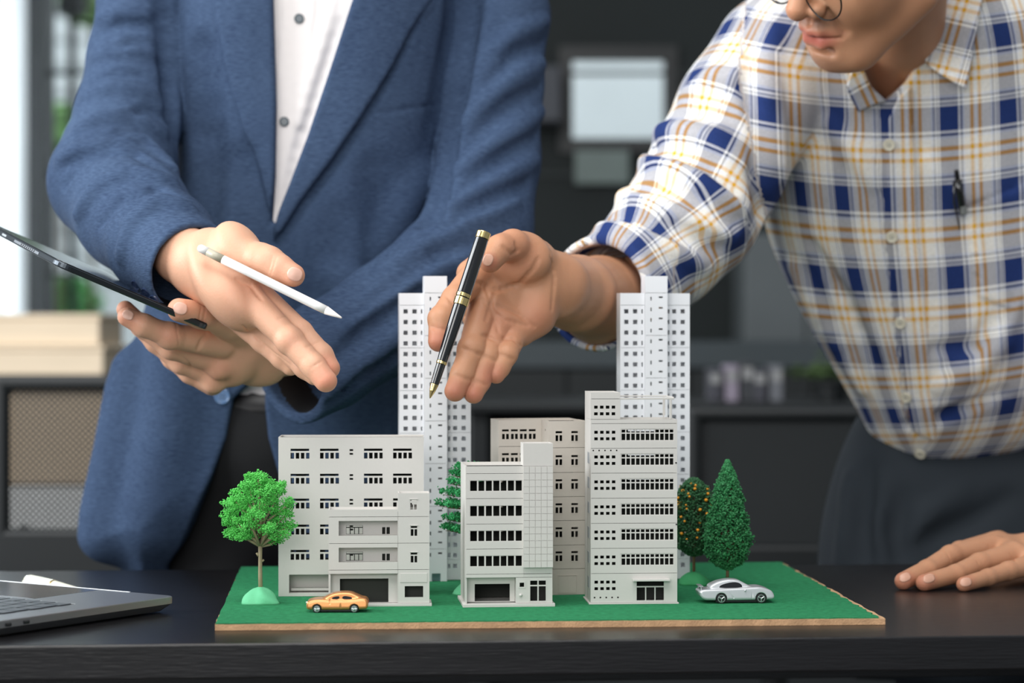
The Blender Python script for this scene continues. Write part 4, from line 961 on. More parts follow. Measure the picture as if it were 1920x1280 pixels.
def head_field(chin, f_, u_, HS, neck_to, h):
    """a whole head and neck; local axes: s to the person's left, f forward, u to the crown"""
    f_ = Vector(f_).normalized(); u_ = Vector(u_); u_ = (u_-f_*u_.dot(f_)).normalized(); s_l = -(f_.cross(u_))
    HCn = chin-(f_*.086-u_*.112)*HS
    def Hh(s, f, u): return HCn+(s_l*s+f_*f+u_*u)*HS
    def ellh(c, r, R_=None): return ell(c, tuple(q*HS for q in r), R_)
    def hch(pts): w = [(tuple(Hh(*q[:3])), q[3]) for q in pts]; return [('c', x, y, ra*HS, rb*HS) for (x, ra), (y, rb) in zip(w[:-1], w[1:])]
    RH = [[s_l[i], f_[i], u_[i]] for i in range(3)]
    hd = [ellh(Hh(0,-.012,.035), (.075,.094,.088), RH), ellh(Hh(0,.028,-.028), (.062,.066,.088), RH)]
    hd += hch([(-.050,0,-.060,.022),(-.022,.062,-.098,.018),(0,.072,-.100,.019)])+hch([(.050,0,-.060,.022),(.022,.062,-.098,.018),(0,.072,-.100,.019)])
    hd += [ellh(Hh(s*.038,.054,-.030), (.026,.030,.032), RH) for s in (-1,1)]
    hd += hch([(-.036,.074,.024,.012),(0,.082,.020,.012),(.036,.074,.024,.012)])+[ellh(Hh(0,.074,-.068), (.030,.022,.026), RH)]
    lo, hi = bounds(hd, .02); lo = [min(lo[i], neck_to[i]-.07) for i in range(3)]; hi = [max(hi[i], neck_to[i]+.07) for i in range(3)]
    fh = Field(lo, hi, h); fh.add(hd, .002, .022); fh.add([('c', tuple(Hh(0,-.035,-.05)), tuple(neck_to), .050, .048)], .014)
    fh.add(hch([(0,.086,.004,.0080),(0,.100,-.020,.0092),(0,.110,-.036,.0118)]), .008, .004)
    fh.add([ellh(Hh(s*.0145,.097,-.039), (.0095,.011,.0085), RH) for s in (-1,1)], .005)
    fh.sub([ellh(Hh(s*.0075,.103,-.050), (.0038,.005,.005), RH) for s in (-1,1)], .003)
    fh.sub([ellh(Hh(s*.031,.098,.004), (.019,.018,.012), RH) for s in (-1,1)], .010)
    fh.add([ellh(Hh(s*.031,.074,.003), (.0145,.0135,.0135), RH) for s in (-1,1)], .003)
    fh.add(hch([(-.028,.080,-.0700,.0040),(-.011,.0945,-.0645,.0072),(0,.0970,-.0665,.0068),(.011,.0945,-.0645,.0072),(.028,.080,-.0700,.0040)]), .004, .003)
    fh.add(hch([(-.025,.080,-.0755,.0040),(-.010,.0915,-.0800,.0084),(.010,.0915,-.0800,.0084),(.025,.080,-.0755,.0040)]), .004, .003)
    fh.sub(hch([(-.030,.086,-.0725,.0012),(-.010,.0990,-.0705,.0014),(0,.1015,-.0718,.0014),(.010,.0990,-.0705,.0014),(.030,.086,-.0725,.0012)]), .0025, .001)
    fh.sub([ellh(Hh(0,.099,-.0535), (.003,.004,.007), RH)], .004); fh.sub(hch([(-.014,.090,-.0885,.004),(.014,.090,-.0885,.004)]), .010)
    fh.sub(hch([(.021,.090,-.042,.0015),(.032,.083,-.066,.0015)]), .010); fh.sub(hch([(-.021,.090,-.042,.0015),(-.032,.083,-.066,.0015)]), .010)
    for s in (-1,1):
        fh.add([ellh(Hh(s*.077,-.012,-.006), (.008,.018,.030), RH)], .004); fh.sub([ellh(Hh(s*.085,-.008,-.004), (.005,.010,.018), RH)], .003)

    return fh, HCn, Hh, ellh, RH, s_l, f_, u_
def head_paint(V, HCn, s_l, f_, u_, HS):
    Lc = (V-np.array(HCn)[None,:])@np.array([list(s_l), list(f_), list(u_)]).T/HS
    lip = np.exp(-((Lc[:,0]/.0265)**4+((Lc[:,2]+.0725)/.0112)**4))*(Lc[:,1] > .076)*(Lc[:,1] < .13)
    tash = np.exp(-((np.abs(Lc[:,0])-.014)/.014)**2-((Lc[:,2]+.056)/.006)**2)*(Lc[:,1] > .06)*(Lc[:,1] < .13)*.62+np.exp(-(Lc[:,0]/.03)**4-((Lc[:,2]+.104)/.016)**2)*(Lc[:,1] > .03)*(Lc[:,1] < .13)*.36
    return lip*.9, np.clip(tash*(1-lip), 0, 1)
def head_extras(parent, Hh, ellh, RH, HCn, HS):
    fr = Field([HCn[i]-.155 for i in range(3)], [HCn[i]+.165 for i in range(3)], .004); fr.add([ellh(Hh(0,-.022,.045), (.083,.100,.092), RH)], 0)
    rh = random.Random(5)
    fr.add([ball(Hh(.075*math.cos(a)*math.cos(b_), -.022+.092*math.sin(a)*math.cos(b_), .045+.084*math.sin(b_)), .016*HS) for a, b_ in [(rh.uniform(0,6.28), rh.uniform(.05,1.4)) for _ in range(70)]], .004)
    fr.sub([ellh(Hh(0,.10,-.010), (.070,.075,.068), RH)], .01); fr.sub([('c', tuple(Hh(-.1,.01,-.04)), tuple(Hh(.1,.01,-.04)), .045,.045)], .01)
    Vr, Qr = fr.mesh(); m_hair = mat('black hair', rgb(24,20,20), .45, bump=.9, bscale=260, stretch=(1,1,.15)); np_mesh('hair', Vr, Qr, m_hair, True, parent)
    m_ew = mat('eye white', rgb(225,220,214), .2)
    for s in (-1,1):
        b = MB(); b.tube([Hh(s*.016,.088,.030), Hh(s*.032,.087,.035), Hh(s*.048,.074,.031)], [.0025,.0035,.0015], 8); b.build('eyebrow', m_hair, parent, smooth=True)
        b = MB(); b.tube([Hh(s*.020,.0855,.0005), Hh(s*.031,.0895,.001), Hh(s*.042,.0835,.0005)], [.0012,.0034,.0012], 10); e_ = b.build('eye', m_ew, parent, smooth=True)
        b = MB(); b.ico(tuple(Hh(s*.031,.0905,.001)), .0042); b.build('iris', mat('eye dark', rgb(40,28,22), .2), e_, smooth=True)
# ================================================================ the man in the blue blazer
skin1 = skin_mat('fair skin', rgb(226,176,146), rgb(216,138,112), rgb(190,140,120))
nail1 = mat('fingernail fair', rgb(232,184,164), .38, spec=.5)
# --- his right hand, palm open, pointing
a, bb_, n, R = basis((.62,-.45,-.6), (.75,-.35,.55))
palm = [ell(P(418,532,2.125), (.052,.036,.021), R), ell(P(455,548,2.105), (.038,.034,.0185), R), ell(P(449,476,2.105), (.034,.024,.0215), basis((.8,-.4,-.35),n)[3])]
palm += chain([(395,478,2.15,.026),(440,500,2.12,.022)])
palm += fchain([(330,468,2.235,.0275),(340,475,2.205,.0275),(372,500,2.165,.0275),(400,520,2.14,.028)], tuple(bb_), .86)
thumb = chain([(428,478,2.115,.020),(488,487,2.068,.0152),(524,503,2.045,.0125),(550,516,2.03,.0104)])+[ball(P(505,490,2.055),.0142)]
idx = chain([(455,548,2.09,.0148),(543,638,2.036,.0118),(588,686,2.012,.0108),(611,714,1.998,.0100)])+[ball(P(543,638,2.034),.0124)]
mid = chain([(480,550,2.115,.0138),(562,624,2.068,.0118),(602,666,2.045,.0108),(618,690,2.035,.0094)])
rng = chain([(462,580,2.135,.0135),(535,652,2.095,.0112),(572,688,2.07,.0102),(590,704,2.06,.0088)])
pnk = chain([(440,592,2.15,.0125),(492,640,2.12,.0100),(528,672,2.105,.0092),(545,688,2.10,.008)])
m1f = lambda Y: 2.26+(Y-2.0)*.5
idx, mid, rng, pnk, thumb, palm = [remap(q, m1f) for q in (idx, mid, rng, pnk, thumb, palm)]
h1 = finger_field([idx, mid, rng, pnk, thumb], .0012, palm, .010)
crease(h1, [(445,522),(470,535),(490,560)], .0014, .0012, .003); crease(h1, [(455,610),(500,650),(545,685)], .0009, .0008, .001)
crease(h1, [(520,598),(545,590)], .0006, .0004); crease(h1, [(575,650),(600,640)], .0008, .0005, .0014); crease(h1, [(582,690),(604,676)], .0007, .0005, .0014)
crease(h1, [(503,510),(512,478)], .0006, .0004); crease(h1, [(508,514),(518,482)], .0006, .0004)
V1, Q1 = h1.mesh()
# --- his left hand, under the tablet with the thumb on top
a, bb_, n, R = basis((-.82,-.5,.05), (-.25,-.75,-.55))
palm = [ell(P(458,660,2.365), (.048,.039,.019), R), ell(P(428,672,2.35), (.030,.037,.017), R), ell(P(468,628,2.35), (.032,.022,.020), basis((-.9,-.4,.2),n)[3])]
palm += fchain([(640,660,2.50,.031),(575,655,2.43,.029),(525,654,2.39,.0285),(490,655,2.375,.029)], tuple(n), .8)
thumb = chain([(462,628,2.345,.020),(428,606,2.30,.0160),(378,590,2.255,.0134),(336,581,2.228,.0116)])
idx = chain([(415,642,2.325,.0160),(320,630,2.275,.0122),(270,610,2.262,.0110),(238,594,2.258,.0094)])+[ball(P(318,629,2.274),.0128)]
mid = chain([(408,674,2.345,.0155),(322,652,2.312,.0116),(266,612,2.308,.0104),(235,580,2.306,.0090)])
rng = chain([(405,700,2.362,.0145),(340,680,2.345,.0112),(292,642,2.342,.0100),(266,618,2.34,.0088)])
pnk = chain([(398,718,2.375,.0130),(356,700,2.37,.0100),(322,674,2.37,.0090),(302,652,2.37,.0082)])
m2f = lambda Y: Y+.085
idx, mid, rng, pnk, thumb, palm = [remap(q, m2f) for q in (idx, mid, rng, pnk, thumb, palm)]
h2 = finger_field([idx, mid, rng, pnk, thumb], .0012, palm, .010, .0022, .005)
for y in ((412,690),(400,716)): h2.add([ball(P(y[0],y[1],(surf(h2,*y) or 2.43)+.008),.0125)], .008)
crease(h2, [(372,608),(378,575)], .0007, .0005, .0012); crease(h2, [(380,608),(386,577)], .0007, .0005, .0012); crease(h2, [(392,622),(378,640),(372,655)], .0012, .0010, .004)
crease(h2, [(330,606),(336,648)], .0007, .0004, .0012); crease(h2, [(300,650),(345,672),(380,705)], .0010, .0008, .0015)
V2, Q2 = h2.mesh()
# --- the rest of the body (one continuous figure), coarse because it is clothed
cx = 2.80
body = chain([(575,-190,cx,.055),(575,-130,cx,.056),(580,-40,cx+.01,.065)])
body += chain([(420,-40,cx+.03,.050),(740,-40,cx+.03,.050)])+chain([(500,100,cx+.02,.075),(500,500,cx+.02,.075),(510,760,cx+.02,.085)])+chain([(650,100,cx+.02,.075),(640,500,cx+.02,.075),(620,760,cx+.02,.085)])
body += chain([(285,-50,2.82,.040),(235,240,2.74,.034),(215,345,2.66,.034),(318,465,2.43,.0255)])
body += chain([(920,-50,2.83,.038),(905,380,2.74,.032),(850,500,2.67,.032),(625,664,2.56,.026)])
def leg(X, Yh=2.82): return [('c',(X,Yh,.88),(X,Yh,.48),.085,.058),('c',(X,Yh,.48),(X,Yh+.02,.09),.056,.036),('c',(X,Yh+.02,.05),(X,Yh-.16,.035),.034,.026)]
body += leg(-.35)+leg(-.19)
lo, hi = bounds(body, .02); fb = Field(lo, hi, .009); fb.add(body, .012)
fh, HCn, Hh, ellh, RH, s_l, f_, u_ = head_field(P(585,-262,2.675), (.30,-.80,-.42), (.10,-.40,.88), 1.06, P(575,-150,2.80), .0035); VH, QH = fh.mesh()
VB, QB = fb.mesh()
V, Q = join([(V1,Q1),(V2,Q2),(VH,QH),(VB,QB)])
tips = [(P(611,714,2.25),.022,.85),(P(618,690,2.27),.02,.8),(P(550,516,2.27),.024,.55),(P(238,594,2.33),.024,.7),(P(235,580,2.38),.02,.7),(P(336,581,2.30),.024,.6),(P(320,630,2.34),.02,.55),(P(543,638,2.26),.018,.35),(P(410,700,2.42),.03,.4),(P(455,548,2.29),.035,.35),(P(385,590,2.33),.02,.4)]
lip, tash = head_paint(V, HCn, s_l, f_, u_, 1.06)
uv = np.stack([np.maximum(redness(V, tips, .08), lip), tash*.4, np.zeros(len(V))], 1)
man1 = np_mesh('person', V, Q, skin1, True, None, uv)
tag(man1, 'person in a blue blazer and white shirt, holding a tablet, other hand open', 'person')
nail(man1, h1, 553, 514, (1,.45), .0135, .0155, nail1)
nail(man1, h2, 338, 578, (-1,-.25), .0125, .0145, nail1)
nail(man1, h2, 240, 590, (-1,-.5), .010, .012, nail1)
head_extras(man1, Hh, ellh, RH, HCn, 1.06)
# --- blazer
YF = 2.70; Yc = 2.80; T0 = .112; RJ = .12
out = [(395,-150),(310,-120),(292,100),(315,300),(290,450),(238,600),(212,740),(178,890),(139,1012),(143,1032),(200,1080),(262,1130),(310,1090),(420,1085),(560,1140),(700,1150),(790,1120),(795,980),(782,820),(772,620),(800,420),(838,220),(862,60),(860,-115),(770,-150),(650,-190),(510,-190)]
outw = W2(smooth_poly(out,1), YF)
L = ([-.62,2.55,.62],[.16,2.95,1.60])
fj = Field((-.565,2.28,.66), (.085,2.95,1.565), .0031)
fj.add([inflate(outw, Yc, T0, RJ, *L)], 0)
fj.add(chain([(455,-165,2.815,.052),(380,-140,2.82,.060),(300,-92,2.82,.066)])+chain([(700,-165,2.815,.052),(780,-140,2.82,.060),(885,-92,2.82,.066)]), .03)
# gravity and the open front: broad waves in the hanging panels
armR = chain([(289,-78,2.815,.066),(278,0,2.785,.060),(258,110,2.765,.0590),(240,220,2.73,.0625),(222,300,2.69,.0680)])+chain([(222,300,2.69,.0680),(203,340,2.65,.0680),(250,402,2.55,.0630),(305,458,2.45,.0570),(350,498,2.375,.0490),(372,516,2.34,.0480)])
armL = chain([(908,-78,2.815,.066),(940,30,2.80,.0580),(926,160,2.775,.0590),(915,300,2.755,.0620),(895,430,2.71,.0650)])+chain([(895,430,2.71,.065),(840,505,2.66,.0640),(720,600,2.60,.0620),(610,668,2.545,.0590),(555,694,2.52,.0575),(520,705,2.505,.0570)])
# openings first, so that the sleeves stay whole
shirtV = [(512,-190),(512,0),(515,100),(518,200),(516,330),(511,412),(515,425),(545,345),(580,252),(620,132),(663,0),(720,-190)]
low = [(437,748),(500,690),(497,760),(503,820),(520,880),(545,960),(560,1160),(300,1160),(300,1070),(350,990),(396,895),(424,820)]
Lf = ([-.62,2.3,.60],[.16,2.80,1.62])
for poly in (shirtV, low): fj.sub([prism(W2(poly, 2.69), *Lf)], .003)
fj.sub([('f', lambda X,Y,Z: np.maximum(inflate(outw, Yc, T0-.018, RJ, *L)[1](X,Y,Z), .0*X), *L)], 0) if False else None
def raised(poly, dT, k=.0015):
    pw = W2(poly, 2.69); base = inflate(outw, Yc, T0+dT, RJ, *L)[1]
    f = lambda X, Y, Z: np.maximum(np.maximum(base(X,Y,Z), poly2(X,Z,pw)+0*Y), Y-2.76)
    fj.add([('f', f, [min(q[0] for q in pw)-.01, 2.5, min(q[1] for q in pw)-.01], [max(q[0] for q in pw)+.01, 2.8, max(q[1] for q in pw)+.01])], k)
rightpanel = [(524,445),(504,470),(498,560),(496,690),(498,760),(504,820),(521,880),(546,960),(560,1110),(800,1100),(780,600),(800,300),(835,100),(830,-150),(720,-150),(663,0),(620,132),(580,252),(545,345)]
raised(rightpanel, .004, .0006)
raised([(372,-130),(400,0),(420,117),(458,247),(493,371),(506,440),(511,412),(516,330),(518,200),(515,100),(512,0),(512,-130)], .0105, .0006)
raised([(850,-130),(816,0),(764,69),(737,124),(682,213),(623,302),(565,378),(527,440),(508,474),(511,430),(545,345),(580,252),(620,132),(663,0),(705,-130)], .0135, .0006)
crease(fj, [(834,-20),(774,62),(744,118),(690,211),(630,302),(572,380),(533,442),(514,480)], .006, .0050, .0015)
for pts, r, d in (([(720,330),(740,480),(730,640)],.03,.005),([(640,420),(600,560),(560,700)],.03,.004),([(445,300),(470,450),(470,560)],.02,.003),([(360,100),(380,300),(360,430)],.025,.004)):
    crease(fj, pts, r, d, .02)
for pts, r, d in (([(620,520),(700,560),(760,520)],.015,.004),([(780,330),(740,420),(700,480)],.02,.006),([(350,650),(330,800),(290,980)],.035,.009),([(260,700),(230,860),(200,1000)],.035,.006)):
    crease(fj, pts, r, d, .02, add=True)
fj.add(armR, .004, .012); fj.add(armL, .004, .012)
# sleeve folds (ridges then valleys)
for pts, rs in (([(120,300),(160,280),(215,262),(270,272),(322,318)],(.010,.013,.014,.012,.008)), ([(150,245),(190,228),(245,222),(300,250)],(.008,.011,.012,.008)), ([(165,180),(215,165),(280,175)],(.008,.011,.008)), ([(185,105),(230,92),(290,100)],(.008,.010,.007)), ([(190,35),(230,22),(290,28)],(.007,.009,.006)),
                ([(150,400),(190,350),(250,330),(318,345)],(.008,.012,.013,.010)), ([(230,480),(250,420),(300,385),(350,392)],(.007,.011,.012,.009))):
    crease(fj, pts, .011, .0055, .010, add=True, rs=rs)
for pts, rs in (([(118,312),(150,296),(200,282),(252,284),(300,312),(338,352)],(.006,.008,.009,.009,.008,.006)), ([(152,258),(192,244),(240,238),(290,262),(330,300)],(.005,.008,.009,.008,.005)), ([(170,150),(215,138),(262,140),(305,160)],(.005,.007,.007,.005)), ([(240,205),(280,205),(318,220)],(.005,.008,.006)), ([(185,60),(230,48),(298,52)],(.004,.007,.006)), ([(205,85),(250,75),(300,80)],(.004,.006,.005)),
                ([(118,345),(128,330),(150,312)],(.006,.006,.004)), ([(185,420),(225,372),(290,350),(335,368)],(.004,.007,.008,.005))):
    crease(fj, pts, .008, .0055, .007, rs=rs)
for pts, rs in (([(1012,120),(960,150),(900,200),(868,240)],(.008,.010,.010,.008)), ([(1010,210),(960,250),(900,290),(850,330)],(.008,.011,.011,.008)), ([(1000,300),(950,330),(880,370),(830,400)],(.008,.011,.012,.009)), ([(960,380),(900,410),(830,440),(740,500)],(.008,.012,.013,.010)), ([(1020,40),(970,60),(920,100)],(.007,.009,.007)), ([(880,480),(800,510),(700,570),(640,620)],(.008,.012,.012,.009)), ([(870,560),(780,600),(680,680),(600,740)],(.008,.012,.012,.009)), ([(860,640),(780,690),(700,740)],(.008,.011,.008))):
    crease(fj, pts, .011, .0055, .010, add=True, rs=rs)
for pts, rs in (([(1015,165),(960,195),(905,240),(860,285)],(.006,.009,.009,.006)), ([(1008,255),(955,288),(890,330),(835,370)],(.006,.009,.010,.007)), ([(990,345),(930,370),(860,400),(800,430)],(.006,.009,.010,.007)), ([(1020,80),(970,100),(915,150)],(.005,.008,.006)), ([(900,450),(820,475),(730,530),(660,585)],(.006,.009,.010,.007)), ([(880,520),(790,555),(690,620),(620,680)],(.006,.009,.010,.007)), ([(865,600),(780,645),(690,705),(620,760)],(.006,.009,.009,.006))):
    crease(fj, pts, .009, .006, .008, rs=rs)
# deep shadow gap between chest and his left arm
crease(fj, [(880,-60),(868,40),(852,150),(835,250),(818,340),(800,400)], .020, .018, .012)
crease(fj, [(310,0),(318,120),(330,240),(345,330)], .014, .013, .009)
# pocket welt on the chest
crease(fj, [(690,212),(750,206),(822,196)], .0022, .0016, .001)
# cuffs: cut square, hollow them
def cuff(cpx, dpx, r, depth, extra=(0,0,0)):
    c_ = P(*cpx); d0 = (P(*dpx)-c_).normalized(); d = (d0+Vector(extra)).normalized()
    f = lambda X, Y, Z: np.maximum(-((X-c_.x)*d.x+(Y-c_.y)*d.y+(Z-c_.z)*d.z), np.sqrt((X-c_.x)**2+(Y-c_.y)**2+(Z-c_.z)**2)-.085)
    fj.sub([('f', f, [c_[i]-.09 for i in range(3)], [c_[i]+.09 for i in range(3)])], .0015)
    fj.sub([('c', tuple(c_-d0*depth), tuple(c_+d0*.03), r, r)], .002); return c_, d0
c1, d1 = cuff((360,508,2.358), (414,560,2.27), .0440, .032, (.25,0,.05)); c2, d2 = cuff((548,698,2.517), (470,720,2.49), .0465, .032, (0,-.35,0))
VJ, QJ = fj.mesh()
def blazer_mat():
    m = mat('blue wool', rgb(66,96,150), .9, spec=.12); nt = m.node_tree; N, L_ = nt.nodes, nt.links; pb = N['Principled BSDF']
    tc = N.new('ShaderNodeTexCoord'); mp = N.new('ShaderNodeMapping'); mp.inputs['Scale'].default_value = (1,1,7); L_.new(tc.outputs['Object'], mp.inputs[0])
    n1 = N.new('ShaderNodeTexNoise'); n1.inputs['Scale'].default_value = 130; n1.inputs['Detail'].default_value = 5; L_.new(mp.outputs[0], n1.inputs['Vector'])
    n2 = N.new('ShaderNodeTexNoise'); n2.inputs['Scale'].default_value = 9; L_.new(tc.outputs['Object'], n2.inputs['Vector'])
    ad = N.new('ShaderNodeMath'); ad.operation = 'MULTIPLY_ADD'; ad.inputs[1].default_value = .35; L_.new(n2.outputs[0], ad.inputs[0]); L_.new(n1.outputs[0], ad.inputs[2])
    cr = N.new('ShaderNodeValToRGB'); cr.color_ramp.elements[0].position = .45; cr.color_ramp.elements[0].color = rgb(47,62,88); cr.color_ramp.elements[1].position = .95; cr.color_ramp.elements[1].color = rgb(74,93,121)
    L_.new(ad.outputs[0], cr.inputs[0]); L_.new(cr.outputs[0], pb.inputs['Base Color'])
    bp = N.new('ShaderNodeBump'); bp.inputs['Strength'].default_value = .5; bp.inputs['Distance'].default_value = .0008; L_.new(n1.outputs[0], bp.inputs['Height']); L_.new(bp.outputs[0], pb.inputs['Normal']); return m
m_blaz = blazer_mat(); m_lin = mat('black lining', rgb(14,14,17), .6)
jk = np_mesh('blazer', VJ, QJ, [m_blaz, m_lin], True, man1)
pc = VJ[QJ].mean(1); mi = np.zeros(len(QJ), np.int32)
for c_, d, r in ((c1,d1,.0440),(c2,d2,.0465)):
    q = pc-np.array(c_)[None,:]; t = q@np.array(d); rad = np.linalg.norm(q-t[:,None]*np.array(d)[None,:], axis=1)
    mi[(rad < r+.0008) & (t > -.036) & (t < -.001)] = 1
jk.data.polygons.foreach_set('material_index', mi); jk.data.update()
m_btn = mat('navy button', rgb(40,54,84), .25, coat=.4)
def button(parent, fd, px, py, r, m, name='button', holes=True, lift=.0008, sc=(1,1)):
    Y = surf(fd, px, py)
    if Y is None: return
    k = Y/F; e1 = 6
    def yy(x, y): return surf(fd, x, y) or Y
    dx = (yy(px+e1,py)-yy(px-e1,py))/(2*e1*k); dz = -(yy(px,py+e1)-yy(px,py-e1))/(2*e1*k); n_ = Vector((max(-1,min(1,dx)), -1, max(-1,min(1,dz)))).normalized()
    c_ = P(px, py, Y)+n_*lift; q = n_.to_track_quat('Z','Y').to_matrix().to_4x4(); b = MB(); b.M = Matrix.Translation(c_)@q
    pr2 = [(0,-.0006),(r,-.0006),(r,.0008),(r*.86,.0014),(r*.72,.0008),(0,.0008)]; n = 20; vs = []; 
    for (rr_, z) in pr2: vs += [(rr_*math.cos(2*math.pi*i/n), rr_*math.sin(2*math.pi*i/n), z) for i in range(n)]
    b.add(vs, [(j*n+i, j*n+(i+1)%n, (j+1)*n+(i+1)%n, (j+1)*n+i) for j in range(len(pr2)-1) for i in range(n)])
    o = b.build(name, m, parent, smooth=False)
    if holes:
        b = MB(); b.M = Matrix.Translation(c_+n_*.0009)@q
        for i in range(4):
            a = math.pi/4+math.pi/2*i; b.tube([(r*.25*math.cos(a), r*.25*math.sin(a), -.0001),(r*.25*math.cos(a), r*.25*math.sin(a), .0002)], r*.09, 8)
        b.build('thread_holes', m_btn, o)
    return o
button(jk, fj, 417, 743, .0095, mat('pale blue button', rgb(96,128,170), .25, coat=.4))
for x, y in ((256,533),(275,548),(290,561)): button(jk, fj, x, y, .0062, m_btn)
# --- white shirt
fs_ = Field((-.40,2.62,.90), (-.12,2.86,1.545), .003)
sh_poly = [(490,-190),(735,-190),(685,0),(640,132),(600,252),(565,345),(540,425),(530,640),(515,764),(425,764),(430,640),(480,500),(490,200)]
pw = W2(sh_poly, 2.70); base = inflate(outw, Yc, T0-.011, RJ, *L)[1]
fs_.add([('f', lambda X,Y,Z: np.maximum(np.maximum(base(X,Y,Z), poly2(X,Z,pw)+0*Y), Y-2.85), [-.42,2.6,.88],[-.1,2.87,1.58])], .002)
pl = W2([(538,-190),(598,-190),(592,0),(578,150),(556,300),(530,420),(505,420),(512,300),(520,150),(532,0)], 2.70); b2_ = inflate(outw, Yc, T0-.0095, RJ, *L)[1]
fs_.add([('f', lambda X,Y,Z: np.maximum(np.maximum(b2_(X,Y,Z), poly2(X,Z,pl)+0*Y), Y-2.8), [-.42,2.6,.98],[-.1,2.82,1.58])], .0008)
crease(fs_, [(640,40),(600,150),(560,280),(535,380)], .008, .004, .006); crease(fs_, [(625,0),(592,120),(560,230)], .007, .003, .006, add=True); crease(fs_, [(450,715),(470,735),(492,728)], .006, .003, .005); crease(fs_, [(452,742),(478,750),(495,742)], .005, .002, .004)
Vs, Qs = fs_.mesh(); m_shirt = mat('white cotton', rgb(244,238,236), .8, noise=.02, nscale=80, bump=.15, bscale=900)
sh = np_mesh('shirt', Vs, Qs, m_shirt, True, man1)
b = MB(); vs = []; n = 36; cc = P(577,-165,2.795)
for i in range(n+1):
    an = math.radians(-75)+math.radians(330)*i/n; vs += [(cc.x+.066*math.cos(an), cc.y+.068*math.sin(an), cc.z-.022-.012*max(0,-math.sin(an))), (cc.x+.061*math.cos(an), cc.y+.063*math.sin(an), cc.z+.020)]
b.add(vs, [(2*i, 2*i+2, 2*i+3, 2*i+1) for i in range(n)]); o = b.build('collar', m_shirt, sh, smooth=True); o.modifiers.new('thick','SOLIDIFY').thickness = .003
for x, y in ((561,35),(533,228),(540,-140)): button(sh, fs_, x, y, .0058, mat('dark shirt button', rgb(70,84,92), .25))
# --- trousers, belt, shoes
m_tr = mat('black trousers', rgb(12,13,17), .85, bump=.3, bscale=500)
def trousers(parent, prims, h, m, wave=True):
    lo, hi = bounds(prims, .02); f = Field(lo, hi, h); f.add(prims, .035); V, Q = f.mesh(); return f, np_mesh('trousers', V, Q, m, True, parent)
tp = chain([(430,790,2.795,.098),(610,790,2.795,.098)])+chain([(520,850,2.80,.105),(530,900,2.80,.10)])
tp += [('c',(-.35,2.82,.84),(-.36,2.82,.48),.092,.068),('c',(-.36,2.82,.48),(-.36,2.83,.10),.068,.056),('c',(-.20,2.82,.84),(-.18,2.82,.48),.092,.068),('c',(-.18,2.82,.48),(-.18,2.83,.10),.068,.056)]
ft, tr1 = trousers(man1, tp, .007, m_tr)
b = MB(); zb = P(0,768,2.70).z; n = 40; vs = []
for i in range(n):
    an = 2*math.pi*i/n; vs += [(-.277+.168*math.cos(an), 2.797+.1045*math.sin(an), zb-.018), (-.277+.168*math.cos(an), 2.797+.1045*math.sin(an), zb+.018)]
b.add(vs, [(2*i, (2*i+2)%(2*n), (2*i+3)%(2*n), 2*i+1) for i in range(n)]); o = b.build('belt', mat('black leather', rgb(26,25,27), .4), man1, smooth=True); o.modifiers.new('thick','SOLIDIFY').thickness = .003
def shoe(parent, X, Y, m):
    f = Field((X-.08,Y-.24,.0),(X+.08,Y+.09,.14),.005); f.add([('c',(X,Y+.02,.045),(X,Y-.16,.035),.045,.040),('c',(X,Y+.02,.05),(X,Y+.02,.10),.045,.045)], .02); f.F = np.maximum(f.F, .003-f.ax[2][None,None,:]+0*f.F)
    V, Q = f.mesh(); return np_mesh('shoe', V, Q, m, True, parent)
m_shoe = mat('black shoe', rgb(16,15,15), .3)
for X in (-.36,-.18): shoe(man1, X, 2.83, m_shoe)
# ---------------------------------------------------------------- tablet and stylus (held, things of their own)
K = P(112,489,2.225); E2 = P(392,609,2.325); E1 = P(-52,402,2.445)
x_ = (E2-K).normalized(); y_ = (E1-K); y_ = (y_-x_*y_.dot(x_)).normalized(); z_ = x_.cross(y_)
z_ = z_ if z_.z > 0 else -z_
Mt = Matrix(((x_.x,y_.x,z_.x,K.x),(x_.y,y_.y,z_.y,K.y),(x_.z,y_.z,z_.z,K.z),(0,0,0,1)))
tb = empty('tablet', (0,0,0), 0, 'thin dark grey tablet held flat in the left hand of the man in the blazer', 'tablet'); tb.matrix_world = Mt
Lx, Ly, th, rc = (E2-K).length+.004, .2475, .0062, .014
def rr_slab(x0, x1, y0, y1, z0, z1, r, name, m, par, bev=0):
    pts = []
    for cx_, cy_, a0 in ((x1-r,y1-r,0),(x0+r,y1-r,90),(x0+r,y0+r,180),(x1-r,y0+r,270)):
        for i in range(9): an = math.radians(a0+90*i/8); pts.append((cx_+r*math.cos(an), cy_+r*math.sin(an)))
    n = len(pts); b = MB(); b.add([(x,y,z0) for x,y in pts]+[(x,y,z1) for x,y in pts], [tuple(range(n))[::-1], tuple(range(n,2*n))]+[(i,(i+1)%n,(i+1)%n+n,i+n) for i in range(n)]); return b.build(name, m, par, bevel=bev)
rr_slab(0, Lx, 0, Ly, -th, 0, rc, 'body', mat('tablet grey', rgb(78,84,90), .28, metal=.85), tb, .0012)
rr_slab(.001, Lx-.001, .001, Ly-.001, 0, .0006, rc-.001, 'screen', mat('tablet glass', rgb(14,15,18), .12, coat=.5), tb, .0002)
m_seam = mat('antenna strip', rgb(200,206,212), .3, metal=.5)
b = MB(); b.box(-.0006, 0, .055, .125, -th*.78, -th*.32); cn = b.build('connector', mat('connector grey', rgb(176,182,190), .25, metal=.7), tb, bevel=.0002)
for i in range(8): b = MB(); b.box(-.0009, -.0006, .066+i*.0052, .0676+i*.0052, -th*.72, -th*.38); b.build('contact', m_black, cn)
